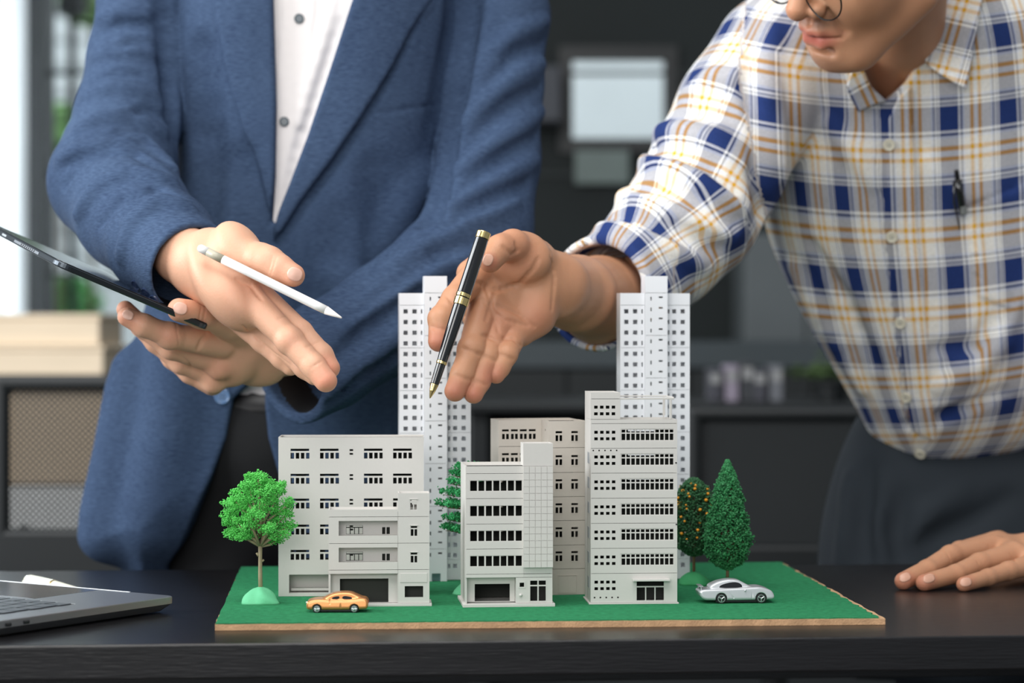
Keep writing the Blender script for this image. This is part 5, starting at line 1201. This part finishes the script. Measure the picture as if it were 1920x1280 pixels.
b = MB(); b.box(-.0005, .0001, .150, .162, -th*.7, -th*.35); b.build('button', m_seam, tb)
S0 = P(371,463,2.285); S1 = P(641,596,2.245); D = (S1-S0); Ls = D.length; D.normalize()
st = empty('stylus', tuple(S0), 0, 'white stylus held between the thumb and palm of the pointing hand', 'stylus')
m_white = mat('white gloss', rgb(244,243,240), .2, coat=.4)
def sg(name, m, t, r, par=st): b = MB(); b.tube([D*q for q in t], r, 24); return b.build(name, m, par, smooth=True)
sg('cap', m_white, [0,.0008,.003,.012], [.0008,.0028,.0043,.0045]); sg('band', mat('beige band', rgb(186,180,160), .35), [.0121,.030], [.0045,.0045])
sg('barrel', m_white, [.0301,.060,Ls-.030,Ls-.018], [.0045,.0045,.0045,.0043]); sg('tip', mat('tip white', rgb(236,230,224), .3), [Ls-.0179,Ls-.004,Ls-.001,Ls], [.0043,.0016,.0010,.0004])
# ================================================================ the man in the plaid shirt
skin2 = skin_mat('tan skin', rgb(198,146,112), rgb(178,92,80), rgb(84,60,52))
nail2 = mat('fingernail tan', rgb(214,164,140), .4, spec=.45)
# --- right hand, palm turned to the camera, a pen across it
n = (-.25,-.95,.15); a, bb_, n_, R = basis((-.85,.15,-.5), n)
palm = [ell(P(952,560,2.222), (.050,.040,.0165), R), ell(P(918,545,2.215), (.026,.040,.0150), R), ell(P(966,482,2.205), (.036,.025,.019), basis((.9,-.05,-.15),n)[3])]
palm += chain([(1020,545,2.235,.024),(1000,590,2.222,.0205),(974,618,2.212,.0165)])+chain([(1020,508,2.235,.023),(985,480,2.21,.021)])
palm += fchain([(1175,562,2.42,.0465),(1125,562,2.36,.0445),(1080,550,2.30,.0375),(1040,535,2.25,.0315),(1010,530,2.235,.029)], (0,-1,.2), .86)
palm += chain([(880,512,2.212,.0125),(918,575,2.20,.0135),(942,603,2.20,.0135),(968,618,2.205,.0130)])
thumb = chain([(1000,486,2.222,.021),(962,460,2.185,.0152),(938,466,2.168,.0132),(919,489,2.155,.0112)])
idx = chain([(893,515,2.205,.0150),(853,560,2.172,.0124),(826,598,2.155,.0112),(822,640,2.145,.0098)])+[ball(P(827,597,2.155),.0117)]
mid = chain([(906,580,2.20,.0150),(884,655,2.165,.0124),(867,702,2.15,.0112),(853,733,2.142,.0100)])+[ball(P(884,655,2.165),.0130)]
rng = chain([(936,606,2.20,.0140),(914,668,2.170,.0115),(899,714,2.157,.0104),(888,738,2.15,.0094)])
pnk = chain([(966,622,2.205,.0132),(949,664,2.175,.0108),(937,688,2.17,.0098),(930,702,2.165,.0088)])
m3f = lambda Y: Y+.152+.60*max(0, Y-2.255)
idx, mid, rng, pnk, thumb, palm = [remap(q, m3f) for q in (idx, mid, rng, pnk, thumb, palm)]
h3 = finger_field([idx, mid, rng, pnk, thumb], .0012, palm, .010, .0005, .004)
for pts, r, d in (([(898,530),(930,545),(975,532),(1000,505),(1010,485)],.0022,.0018), ([(934,572),(955,580),(975,590),(1002,612)],.0014,.0011), ([(905,560),(925,585),(948,600),(990,610)],.0013,.0010),
        ([(866,590),(885,602),(904,618)],.0016,.0013), ([(906,628),(918,632),(932,638)],.0016,.0013), ([(946,634),(962,634),(978,648)],.0016,.0013), ([(838,553),(856,575)],.0014,.0010), ([(808,612),(838,618)],.0009,.0007),
        ([(866,652),(900,664)],.0009,.0007), ([(850,702),(880,712)],.0009,.0006), ([(898,664),(928,676)],.0009,.0007), ([(886,712),(912,722)],.0008,.0006), ([(938,664),(962,674)],.0008,.0006), ([(945,462),(960,478),(972,470),(968,455)],.0014,.0010),
        ([(912,540),(935,620)],.0012,.0007), ([(1032,470),(1040,520),(1036,580)],.0010,.0007), ([(930,540),(912,600)],.0012,.0007)):
    crease(h3, pts, max(r,.0015), d*.8, .0030)
V3, Q3 = h3.mesh()
# --- left hand resting on the table
tz = TT
def onT(px, Y, r, up=0): return None
n = (0,-.35,.94); a, bb_, n_, R = basis((-.85,-.45,-.12), n)
mid = chain([(1694,1089,2.412,.0095),(1738,1068,2.445,.0104),(1782,1042,2.485,.0116),(1860,1026,2.535,.0150)])
rng = chain([(1733,1092,2.402,.0090),(1792,1076,2.432,.0100),(1836,1056,2.462,.0112),(1900,1040,2.495,.0140)])
pnk = chain([(1807,1095,2.397,.0079),(1852,1082,2.425,.0087),(1890,1070,2.447,.0098),(1945,1056,2.475,.0125)])
idx = chain([(1722,1080,2.45,.0088),(1762,1058,2.48,.0100),(1800,1034,2.52,.0114),(1872,1018,2.575,.0145)])
thb = chain([(2010,1040,2.60,.018),(1930,1055,2.62,.0135),(1870,1052,2.63,.0105)])
palm = [ell(P(1935,1040,2.535), (.050,.042,.0175), R), ell(P(1985,1030,2.56), (.040,.036,.019), R)]
palm += chain([(2000,1020,2.565,.024),(2080,985,2.62,.0285),(2170,900,2.70,.036)])+chain([(1870,1020,2.565,.0135),(1900,1042,2.50,.0130),(1945,1054,2.478,.0120)])
h4 = finger_field([idx, mid, rng, pnk, thb], .0013, palm, .012, .0016, .004)
for x, y in ((1782,1044),(1838,1058),(1860,1030),(1900,1044)): crease(h4, [(x-6,y-8),(x+2,y+8)], .0008, .0005, .0015)
h4.F = np.maximum(h4.F, (tz+.0003)-h4.ax[2][None,None,:]+0*h4.F)
V4, Q4 = h4.mesh()
# --- head, turned down to the model
chin = P(1551,122,2.52); HS = 1.10
fh, HCn, Hh, ellh, RH, s_l, f_, u_ = head_field(chin, (-.79,-.39,-.50), (-.24,-.56,.79), HS, P(1690,120,2.74), .0021)
VH, QH = fh.mesh()
# --- body under the clothes
cx = 2.86
body = chain([(1700,140,2.78,.046),(1745,230,2.84,.060),(1770,330,2.86,.075),(1800,600,2.90,.09),(1830,860,2.98,.10)])+chain([(1660,290,2.86,.070),(1700,500,2.90,.075)])+chain([(1900,270,2.86,.070),(1900,500,2.91,.075)])
body += chain([(1470,140,2.73,.050),(1390,230,2.72,.036),(1300,400,2.65,.034),(1200,535,2.62,.034)])
body += chain([(2050,200,2.82,.055),(2150,500,2.86,.045),(2230,700,2.84,.042),(2160,905,2.70,.036)])
X1, X2 = (1790-960)/F*2.98, (2010-960)/F*2.98
def leg2(X): return [('c',(X,2.99,.86),(X,2.97,.48),.085,.058),('c',(X,2.97,.48),(X,3.02,.09),.056,.036),('c',(X,3.02,.05),(X,2.85,.035),.034,.026)]
body += leg2(X1)+leg2(X2)
lo, hi = bounds(body, .02); fb = Field(lo, hi, .010); fb.add(body, .015); VB, QB = fb.mesh()
V, Q = join([(V3,Q3),(V4,Q4),(VH,QH),(VB,QB)])
sp = [(P(822,645,2.29),.024,.6),(P(853,738,2.28),.024,.6),(P(888,742,2.29),.022,.6),(P(928,706,2.30),.022,.6),(P(917,496,2.29),.018,.75),(P(1694,1092,2.41),.018,.6),(P(1733,1092,2.40),.018,.6),(P(1807,1095,2.40),.016,.6),(P(935,612,2.34),.035,.3),(P(965,480,2.33),.04,.3),(P(1010,600,2.35),.035,.3),(P(1480,45,2.48),.05,.25)]
red = redness(V, sp, .05)
lip, tash = head_paint(V, HCn, s_l, f_, u_, HS); red = np.maximum(red, lip)
uv = np.stack([red, tash, np.zeros(len(V))], 1)
man2 = np_mesh('person', V, Q, skin2, True, None, uv)
tag(man2, 'person leaning in, wearing a yellow and navy plaid shirt and round glasses', 'person')
nail(man2, h3, 915, 487, (-.45,1), .0105, .0125, nail2)
for x, y, d in ((1697,1082,(-1,.35)),(1742,1084,(-1,.25)),(1811,1091,(-1,.12))): nail(man2, h4, x, y, d, .0095, .0125, nail2)
head_extras(man2, Hh, ellh, RH, HCn, HS)
# glasses
m_rim = mat('black wire', rgb(20,22,24), .3, metal=.6)
gl = MB(); Rg = .0275*HS; ge = None
def ring(cs, r, tr):
    c_ = Hh(cs, .1075, -.013); t = f_; ax1 = s_l; ax2 = u_; tilt = f_*(.18 if cs else 0); n = 36; pts = [c_+ax1*(r*math.cos(2*math.pi*i/n))+ax2*(r*.96*math.sin(2*math.pi*i/n))-f_*(.10*r*abs(math.cos(2*math.pi*i/n))) for i in range(n+1)]
    b = MB(); b.tube(pts, tr, 8, False); return b, c_, pts
b, c_l, p_l = ring(.034, Rg, .0009); b2, c_r, p_r = ring(-.034, Rg, .0009); b.add(b2.v, b2.f)
b.tube([Hh(-.0085,.105,.001), Hh(0,.112,.006), Hh(.0085,.105,.001)], .0011, 8)
glo = b.build('glasses', m_rim, man2, smooth=True)
m_lens = glass().copy(); m_lens.name = 'lens glass'; m_lens.node_tree.nodes['Principled BSDF'].inputs['IOR'].default_value = 1.08
for pts, c_ in ((p_l,c_l),(p_r,c_r)):
    b = MB(); n = len(pts)-1; b.add([p-(p-c_)*.03 for p in pts[:-1]]+[p-(p-c_)*.03-f_*.0012 for p in pts[:-1]], [tuple(range(n)), tuple(range(n,2*n))[::-1]]+[(i,(i+1)%n,(i+1)%n+n,i+n) for i in range(n)]); b.build('lens', m_lens, glo)
for s in (-1,1):
    b = MB(); b.tube([Hh(s*.060,.1015,.004), Hh(s*.0665,.099,.006), Hh(s*.0715,.090,.008), Hh(s*.078,.05,.010), Hh(s*.080,0,.012), Hh(s*.076,-.02,.0), Hh(s*.074,-.025,-.02)], [.0014,.0022,.0012,.0009,.0009,.0012,.0014], 8); b.build('temple', m_rim, glo, smooth=True)
# --- plaid shirt
tor = [(1470,10),(1430,60),(1410,140),(1415,240),(1425,340),(1447,440),(1480,520),(1530,620),(1580,706),(1622,780),(1648,832),(1690,868),(1732,884),(1800,884),(1870,872),(1960,850),(2100,830),(2160,700),(2130,400),(2090,150),(2030,10),(1950,-70),(1800,-125),(1650,-120),(1560,-70),(1510,-15)]
slope = -.46
def yfront(py): return 2.93-.13+(2.93-.13)*slope*0 if False else 2.72+max(0,py-100)*.00022
def W3(pts): return [((a-960)/F*yfront(b_), HC-(b_-620)/F*yfront(b_)) for a, b_ in pts]
tw = W3(smooth_poly(tor, 2)); z0 = HC
Lb = ([.24,2.5,.78],[.94,3.2,1.60])
fs2 = Field((.045,2.27,.80), (.93,3.06,1.56), .0038)
fs2.add([inflate(tw, 2.86, .125, .16, *Lb, slope=-.30, z0=z0+.05)], 0)
slv = chain([(1462,112,2.745,.082),(1395,215,2.72,.079),(1345,315,2.69,.077),(1298,400,2.66,.076)])+chain([(1298,400,2.66,.074),(1240,468,2.64,.068),(1180,525,2.605,.0625),(1120,552,2.565,.0595),(1085,560,2.535,.0590)])
fs2.add(slv, .015, .02)
fs2.add(chain([(2020,110,2.81,.083),(2085,330,2.85,.073),(2150,520,2.86,.066)]), .02); fs2.add([('c', tuple(P(2140,490,2.86)), tuple(P(2152,525,2.86)), .071,.071)], .003); fs2.sub([('c', tuple(P(2150,515,2.86)), tuple(P(2180,600,2.86)), .060,.062)], .002)
# collar, opening
fs2.add(chain([(1600,118,2.665,.016),(1630,160,2.68,.016),(1662,192,2.70,.014)])+chain([(1662,192,2.70,.014),(1700,150,2.69,.018),(1735,90,2.68,.020),(1765,10,2.68,.022)]), .012)
vn = [(1590,60),(1600,140),(1628,165),(1662,190),(1697,152),(1722,102),(1745,40),(1762,-60),(1790,-200),(1570,-200)]
fs2.sub([prism(W2(vn, 2.68), [.3,2.4,1.2],[.6,2.79,1.62])], .003)
# placket strip, slightly proud
plk = [(1648,188),(1690,188),(1696,300),(1700,440),(1716,600),(1730,740),(1756,890),(1712,890),(1686,740),(1668,600),(1652,440),(1646,300)]
for pts, rs in (([(1290,180),(1340,150),(1400,150),(1440,190)],(.010,.014,.014,.008)), ([(1230,250),(1280,250),(1340,270),(1390,310)],(.012,.014,.013,.008)), ([(1215,305),(1270,318),(1330,345),(1390,390)],(.012,.015,.014,.009)), ([(1170,370),(1230,385),(1300,410),(1370,440)],(.010,.014,.014,.010)), ([(1130,430),(1190,440),(1260,470),(1320,500)],(.009,.013,.013,.008)),
                ([(1450,60),(1440,140),(1450,230),(1460,330)],(.010,.012,.012,.008)), ([(1500,500),(1560,610),(1620,720)],(.014,.018,.012)), ([(1850,640),(1880,600),(1910,520),(1930,460)],(.014,.018,.018,.012)), ([(1760,720),(1820,690),(1880,640)],(.012,.016,.012)), ([(1560,230),(1600,280),(1640,340)],(.01,.014,.01)), ([(1740,300),(1800,360),(1880,380)],(.01,.014,.012))):
    crease(fs2, pts, .011, .0060, .012, add=True, rs=rs)
for pts, rs in (([(1265,215),(1300,205),(1360,215),(1410,250)],(.005,.009,.010,.006)), ([(1222,280),(1275,285),(1330,308),(1380,350)],(.006,.009,.010,.007)), ([(1190,350),(1245,350),(1310,380),(1380,420)],(.006,.009,.010,.007)), ([(1150,405),(1210,415),(1280,440),(1350,470)],(.005,.009,.010,.007)),
                ([(1425,250),(1430,330),(1440,400),(1452,440)],(.010,.016,.018,.014)), ([(1410,90),(1400,160),(1415,240)],(.005,.007,.006)), ([(1915,500),(1880,590),(1830,650),(1740,660)],(.010,.014,.012,.008)), ([(1700,800),(1780,780),(1880,740)],(.006,.010,.010)), ([(1520,460),(1580,560),(1640,690)],(.006,.010,.008))):
    crease(fs2, pts, .009, .0065, .009, rs=rs)
# rolled cuff
c3 = P(1118,552,2.563); d30 = (P(1060,552,2.495)-c3).normalized(); d3 = (d30+Vector((-.20,-.40,.02))).normalized()
fs2.add([('c', tuple(c3-d30*.030), tuple(c3+d30*.03), .0625, .0625)], .002)
fs2.sub([('f', lambda X,Y,Z: np.maximum(-((X-c3.x)*d3.x+(Y-c3.y)*d3.y+(Z-c3.z)*d3.z), np.sqrt((X-c3.x)**2+(Y-c3.y)**2+(Z-c3.z)**2)-.10), [c3[i]-.1 for i in range(3)], [c3[i]+.1 for i in range(3)])], .003)
fs2.sub([('c', tuple(c3-d30*.04), tuple(c3+d30*.05), .0560, .0570)], .003)
pk = [(1795,400),(1905,352),(2010,330),(2020,560),(1900,590),(1812,560)]
ppk2 = W3(pk); base3 = inflate(tw, 2.86, .1290, .16, *Lb, slope=-.30, z0=z0+.05)[1]
fs2.add([('f', lambda X,Y,Z: np.maximum(np.maximum(base3(X,Y,Z), poly2(X,Z,ppk2)+0*Y), Y-2.85), [.50,2.5,.95],[.72,2.9,1.2])], .0006)
crease(fs2, [(1795,398),(1850,375),(1905,350)], .003, .0026, .001)
V, Q = fs2.mesh()
# cloth coordinates: where each point lies on the woven pattern
def lerp(x, xs, ys): return np.interp(x, xs, ys)
px = 960+F*V[:,0]/V[:,1]; py = 620-F*(V[:,2]-HC)/V[:,1]
rows_y = [-80,60,205,352,505,648,766,862,950]; rows_v = [-2,-1,0,1,2,3,4,5,6]
yy = 2.72+np.maximum(0, py-100)*.00022
pxl = lerp(py, [-100,190,300,440,600,740,890], [1640,1652,1655,1660,1676,1692,1722])
yfr = 2.86-.125-.30*(V[:,2]-z0-.05)
dxm = (px-pxl)*V[:,1]/F; back = np.maximum(V[:,1]-yfr, 0)
ut = (dxm+np.sign(dxm)*back*.75)/.0705*(1+.10*np.clip((py-500)/400,0,1))+.02
vt = lerp(py-.00030*np.minimum(np.abs(px-1665),260)**2*0+ .00035*(px-1665)**2*(px > 1665)+.0004*(px-1665)**2*(px <= 1665), rows_y, rows_v)
ua, ub = np.array(P(1450,110,2.745)), np.array(P(1298,400,2.66)); uc = np.array(P(1085,560,2.535))
def along(A, B, V):
    d = B-A; L = np.linalg.norm(d); d = d/L; q = V-A; t = q@d; r = q-t[:,None]*d
    e1 = np.cross(d, [0,1,0]); e1 /= np.linalg.norm(e1); e2 = np.cross(d, e1); return t, L, np.arctan2(r@e1, -(r@e2)*np.sign((e2@np.array([0,-1,0])) or 1)*-1), np.linalg.norm(r, axis=1)
t1, L1, an1, r1 = along(ua, ub, V); t2, L2, an2, r2 = along(ub, uc, V)
e_up = np.clip(t1/L1,0,1.0); d1_ = np.linalg.norm(V-(ua+np.clip(t1/L1,0,1)[:,None]*(ub-ua)), axis=1); d2_ = np.linalg.norm(V-(ub+np.clip(t2/L2,0,1)[:,None]*(uc-ub)), axis=1)
low_ = d2_ < d1_; vs_ = np.where(low_, L1+t2, t1)/.080; us_ = np.where(low_, an2, an1)*.072/.0705+.35
isl = (np.minimum(d1_, d2_) < .125) & (px < np.interp(py, [0,60,140,240,340,440,520], [1400,1392,1385,1405,1420,1445,1400]))
cuffm = isl & (((V-np.array(c3)[None,:])@np.array(d3)) > -.036)
uu = np.where(isl, us_, ut); vv = np.where(isl, vs_, vt); vv = np.where(cuffm, vv+.5, vv)
uvp = np.stack([uu, vv, np.zeros(len(V))], 1)
def plaid_mat():
    m = mat('plaid cotton', rgb(220,220,220), .85, spec=.2); nt = m.node_tree; N, L_ = nt.nodes, nt.links; pb = N['Principled BSDF']
    at = N.new('ShaderNodeAttribute'); at.attribute_name = 'cloth'; sp_ = N.new('ShaderNodeSeparateXYZ'); L_.new(at.outputs['Vector'], sp_.inputs[0])
    navy, white, thin, yel, cream, greyb = rgb(34,54,108), rgb(243,243,243), rgb(20,32,66), rgb(228,170,44), rgb(240,237,230), rgb(222,226,238)
    stops = [(0,navy),(.30,white),(.335,navy),(.345,thin),(.365,greyb),(.40,cream),(.50,yel),(.555,white),(.63,yel),(.685,cream),(.84,greyb),(.88,thin),(.90,white),(.945,thin),(.96,white),(.985,navy)]
    outs = []
    for k in (0, 1):
        fr_n = N.new('ShaderNodeMath'); fr_n.operation = 'FRACT'; L_.new(sp_.outputs[k], fr_n.inputs[0])
        cr = N.new('ShaderNodeValToRGB'); cr.color_ramp.interpolation = 'CONSTANT'; el = cr.color_ramp.elements
        el[0].position, el[0].color = stops[0]; el[1].position, el[1].color = stops[1]
        for p_, c__ in stops[2:]: q = el.new(p_); q.color = c__
        L_.new(fr_n.outputs[0], cr.inputs[0]); outs.append(cr.outputs[0])
    mx = N.new('ShaderNodeMix'); mx.data_type = 'RGBA'; mx.inputs['Factor'].default_value = .5; L_.new(outs[0], mx.inputs['A']); L_.new(outs[1], mx.inputs['B'])
    tc = N.new('ShaderNodeTexCoord'); nz = N.new('ShaderNodeTexNoise'); nz.inputs['Scale'].default_value = 500; nz.inputs['Detail'].default_value = 3; L_.new(tc.outputs['Object'], nz.inputs['Vector'])
    mr = N.new('ShaderNodeMapRange'); mr.inputs[1].default_value = .3; mr.inputs[2].default_value = .7; mr.inputs[3].default_value = .86; mr.inputs[4].default_value = 1.1; L_.new(nz.outputs[0], mr.inputs[0])
    vm = N.new('ShaderNodeVectorMath'); vm.operation = 'SCALE'; L_.new(mx.outputs['Result'], vm.inputs[0]); L_.new(mr.outputs[0], vm.inputs['Scale']); L_.new(vm.outputs[0], pb.inputs['Base Color'])
    bp = N.new('ShaderNodeBump'); bp.inputs['Strength'].default_value = .4; bp.inputs['Distance'].default_value = .0006; L_.new(nz.outputs[0], bp.inputs['Height']); L_.new(bp.outputs[0], pb.inputs['Normal']); return m
shirt2 = np_mesh('plaid_shirt', V, Q, plaid_mat(), True, man2, uvp)
def flap(poly, off, thick, ua_, va_, name='collar', bend=0):
    s_ = []
    for (x, y) in poly:
        Y = surf(fs2, x, y)
        if Y is not None and Y < 2.80: s_.append((*P(x, y, Y),))
    A = np.array(s_); co = np.linalg.lstsq(np.stack([np.ones(len(A)), A[:,0], A[:,2]], 1), A[:,1], rcond=None)[0]
    Ym = float(A[:,1].mean())-off; pw_ = W2(poly, Ym); xs_, zs_ = zip(*pw_); xm = sum(xs_)/len(xs_)
    fc = Field([min(xs_)-.008, Ym-.05, min(zs_)-.008], [max(xs_)+.008, Ym+.05, max(zs_)+.008], .0018)
    g = lambda X, Y, Z: np.maximum(poly2(X,Z,pw_)+0*Y, np.abs(Y-(co[0]+co[1]*X+co[2]*Z-off+bend*(X-xm)**2))-thick)
    fc.add([('f', g, [fc.lo[0],fc.lo[1],fc.lo[2]], [float(a[-1]) for a in fc.ax])], 0); Vc, Qc = fc.mesh()
    ang_ = ua_; r_ = Vc-Vc.mean(0); uu_ = (r_[:,0]*math.cos(ang_)+r_[:,2]*math.sin(ang_))/.0705+va_; vv_ = (-r_[:,0]*math.sin(ang_)+r_[:,2]*math.cos(ang_))/.08+.3
    return np_mesh(name, Vc, Qc, shirt2.data.materials[0], True, shirt2, np.stack([uu_, vv_, 0*uu_], 1))
flap([(1775,-60),(1752,10),(1722,94),(1748,126),(1785,152),(1811,168),(1822,100),(1834,30),(1850,-60)], .024, .0030, -.28, -.42, bend=0)
flap([(1596,118),(1586,165),(1612,208),(1640,196),(1662,190),(1632,162),(1608,120)], .008, .0022, .5, .55)
def tor_uv(V, du, dv):
    px = 960+F*V[:,0]/V[:,1]; py = 620-F*(V[:,2]-HC)/V[:,1]; pxl = lerp(py, [-100,190,300,440,600,740,890], [1640,1652,1655,1660,1676,1692,1722])
    dxm = (px-pxl)*V[:,1]/F; ut = dxm/.0705*(1+.10*np.clip((py-500)/400,0,1))+.02
    return np.stack([ut+du, lerp(py+.00035*(px-1665)**2, rows_y, rows_v)+dv, 0*ut], 1)
ppk = W3([(1664,194),(1686,176),(1694,300),(1698,440),(1714,600),(1728,740),(1752,884),(1716,886),(1684,740),(1664,600),(1648,440),(1642,300),(1644,240)])
bpk = inflate(tw, 2.86, .1270, .16, *Lb, slope=-.30, z0=z0+.05)[1]; xs_, zs_ = zip(*ppk)
fpk = Field([min(xs_)-.006, 2.60, min(zs_)-.006], [max(xs_)+.006, 2.86, max(zs_)+.006], .0019)
fpk.add([('f', lambda X,Y,Z: np.maximum(np.maximum(np.abs(bpk(X,Y,Z))-.0019, poly2(X,Z,ppk)+0*Y), Y-2.83), [float(q) for q in fpk.lo], [float(q[-1]) for q in fpk.ax])], 0)
Vp, Qp = fpk.mesh(); np_mesh('placket', Vp, Qp, shirt2.data.materials[0], True, shirt2, tor_uv(Vp, .16, .0))
m_b2 = mat('cream button', rgb(226,220,200), .3, coat=.4)
for x, y in ((1666,270),(1672,442),(1689,602),(1701,741),(1727,846)): button(shirt2, fs2, x, y, .0072, m_b2, lift=.0052)
# chest pocket
fp = []; pk = [(1772,388),(1830,375),(1905,352),(1935,345),(1955,470),(1930,520),(1850,540),(1790,520)]
pyf = W2(pk, 2.71); basep = inflate(tw, 2.86, .1268, .16, *Lb, slope=-.30, z0=z0+.05)[1]
# trousers and belt of the plaid-shirted man
m_tr2 = mat('charcoal trousers', rgb(36,44,52), .85, bump=.3, bscale=500)
tz2 = [(1648,770),(1622,820),(1598,880),(1578,950),(1566,1010),(1560,1080),(1556,1300),(1800,1330),(2160,1300),(2170,900),(2140,780)]
yb = 2.84; tw2 = W2(smooth_poly(tz2, 1), yb)
f2_ = Field((.38,2.70,.05), (.86,3.14,1.0), .007)
f2_.add([inflate(tw2, 2.97, .115, .10, [.36,2.7,.6],[.88,3.15,1.0])], 0)
for X in (X1, X2): f2_.add([('c',(X,2.975,.78),(X,2.97,.48),.098,.072),('c',(X,2.97,.48),(X,3.01,.10),.072,.058)], .03)
for pts in ([(1600,900),(1590,1000),(1585,1070)],[(1660,900),(1650,1000),(1660,1070)],[(1800,920),(1740,960),(1700,1010)]): crease(f2_, pts, .014, .007, .012, add=True)
for pts in ([(1625,880),(1615,980),(1618,1060)],[(1690,930),(1680,1000),(1690,1060)],[(1900,930),(1820,980),(1740,1020)]): crease(f2_, pts, .012, .007, .012)
Vt, Qt = f2_.mesh(); np_mesh('trousers', Vt, Qt, m_tr2, True, man2)
for X in (X1, X2): shoe(man2, X, 3.02, m_shoe)
# ---------------------------------------------------------------- pens of the plaid-shirted man
P0 = P(908,434,2.275); P1 = P(806,747,2.245)
D = (P1-P0); Lq = D.length; D.normalize(); k = Lq/331.0
pen = empty('ballpoint_pen', tuple(P0), 0, 'black lacquer pen with gold rings lying across the open palm', 'pen')
m_lac = mat('black lacquer', rgb(12,12,14), .12, coat=.8); m_g2 = mat('pale gold', rgb(226,202,140), .18, metal=1)
def pg(name, m, t, r, par=pen, bev=0): b = MB(); b.tube([D*(q*k) for q in t], [x*k for x in r], 28); return b.build(name, m, par, smooth=False, bevel=bev or .0003)
pg('cap_end', m_g2, [0,1,3,14], [10,13,13.6,13.4]); pg('cap', m_lac, [14.2,30,60,124], [12.6,13,13.4,13.6]); pg('ring', m_g2, [124.2,131], [14.3,14.3]); pg('ring', m_g2, [133,147], [14.4,14.2]); pg('ring', m_lac, [131,133], [13.4,13.4])
pg('barrel', m_lac, [147.2,175,210,245,258], [13.0,12.6,11.8,10.4,9.6]); pg('ring', m_g2, [258.2,263.5], [10.2,9.9]); pg('grip', m_lac, [263.7,285,303], [9.0,8.6,7.8]); pg('tip', m_g2, [303.2,316,328,331], [7.8,5.6,1.8,.5])
pp = P(1793,318,(surf(fs2,1793,380) or 2.70)-.018); q1_ = P(1806,402,(surf(fs2,1806,405) or 2.70)-.011)
e = empty('pocket_pen', tuple(pp), 0, 'black clip pen hooked in the chest pocket of the plaid shirt', 'pen'); D2 = (q1_-pp)
b = MB(); b.tube([D2*0, D2*.02, D2*.22], [.0022,.0030,.0030], 12); b.build('push_button', m_lac, e, bevel=.0002)
b = MB(); b.tube([D2*.22, D2*.5, D2*.8, D2*1.0], [.0042,.0048,.0048,.0046], 16); b.build('barrel', m_lac, e, smooth=True)
b = MB(); b.tube([D2*.24+Vector((0,-.004,0)), D2*.3+Vector((-.007,-.009,0)), D2*.7+Vector((-.010,-.009,-.002)), D2*1.35+Vector((-.008,-.008,0))], [.0014,.0016,.0015,.0010], 8); b.build('clip', m_lac, e, smooth=True)
b = MB(); b.tube([D2*.80+Vector((.0006,-.0006,0)), D2*.98+Vector((.0006,-.0006,0))], .0047, 14); b.build('grip_window', mat('grey grip', rgb(130,134,132), .4), e)
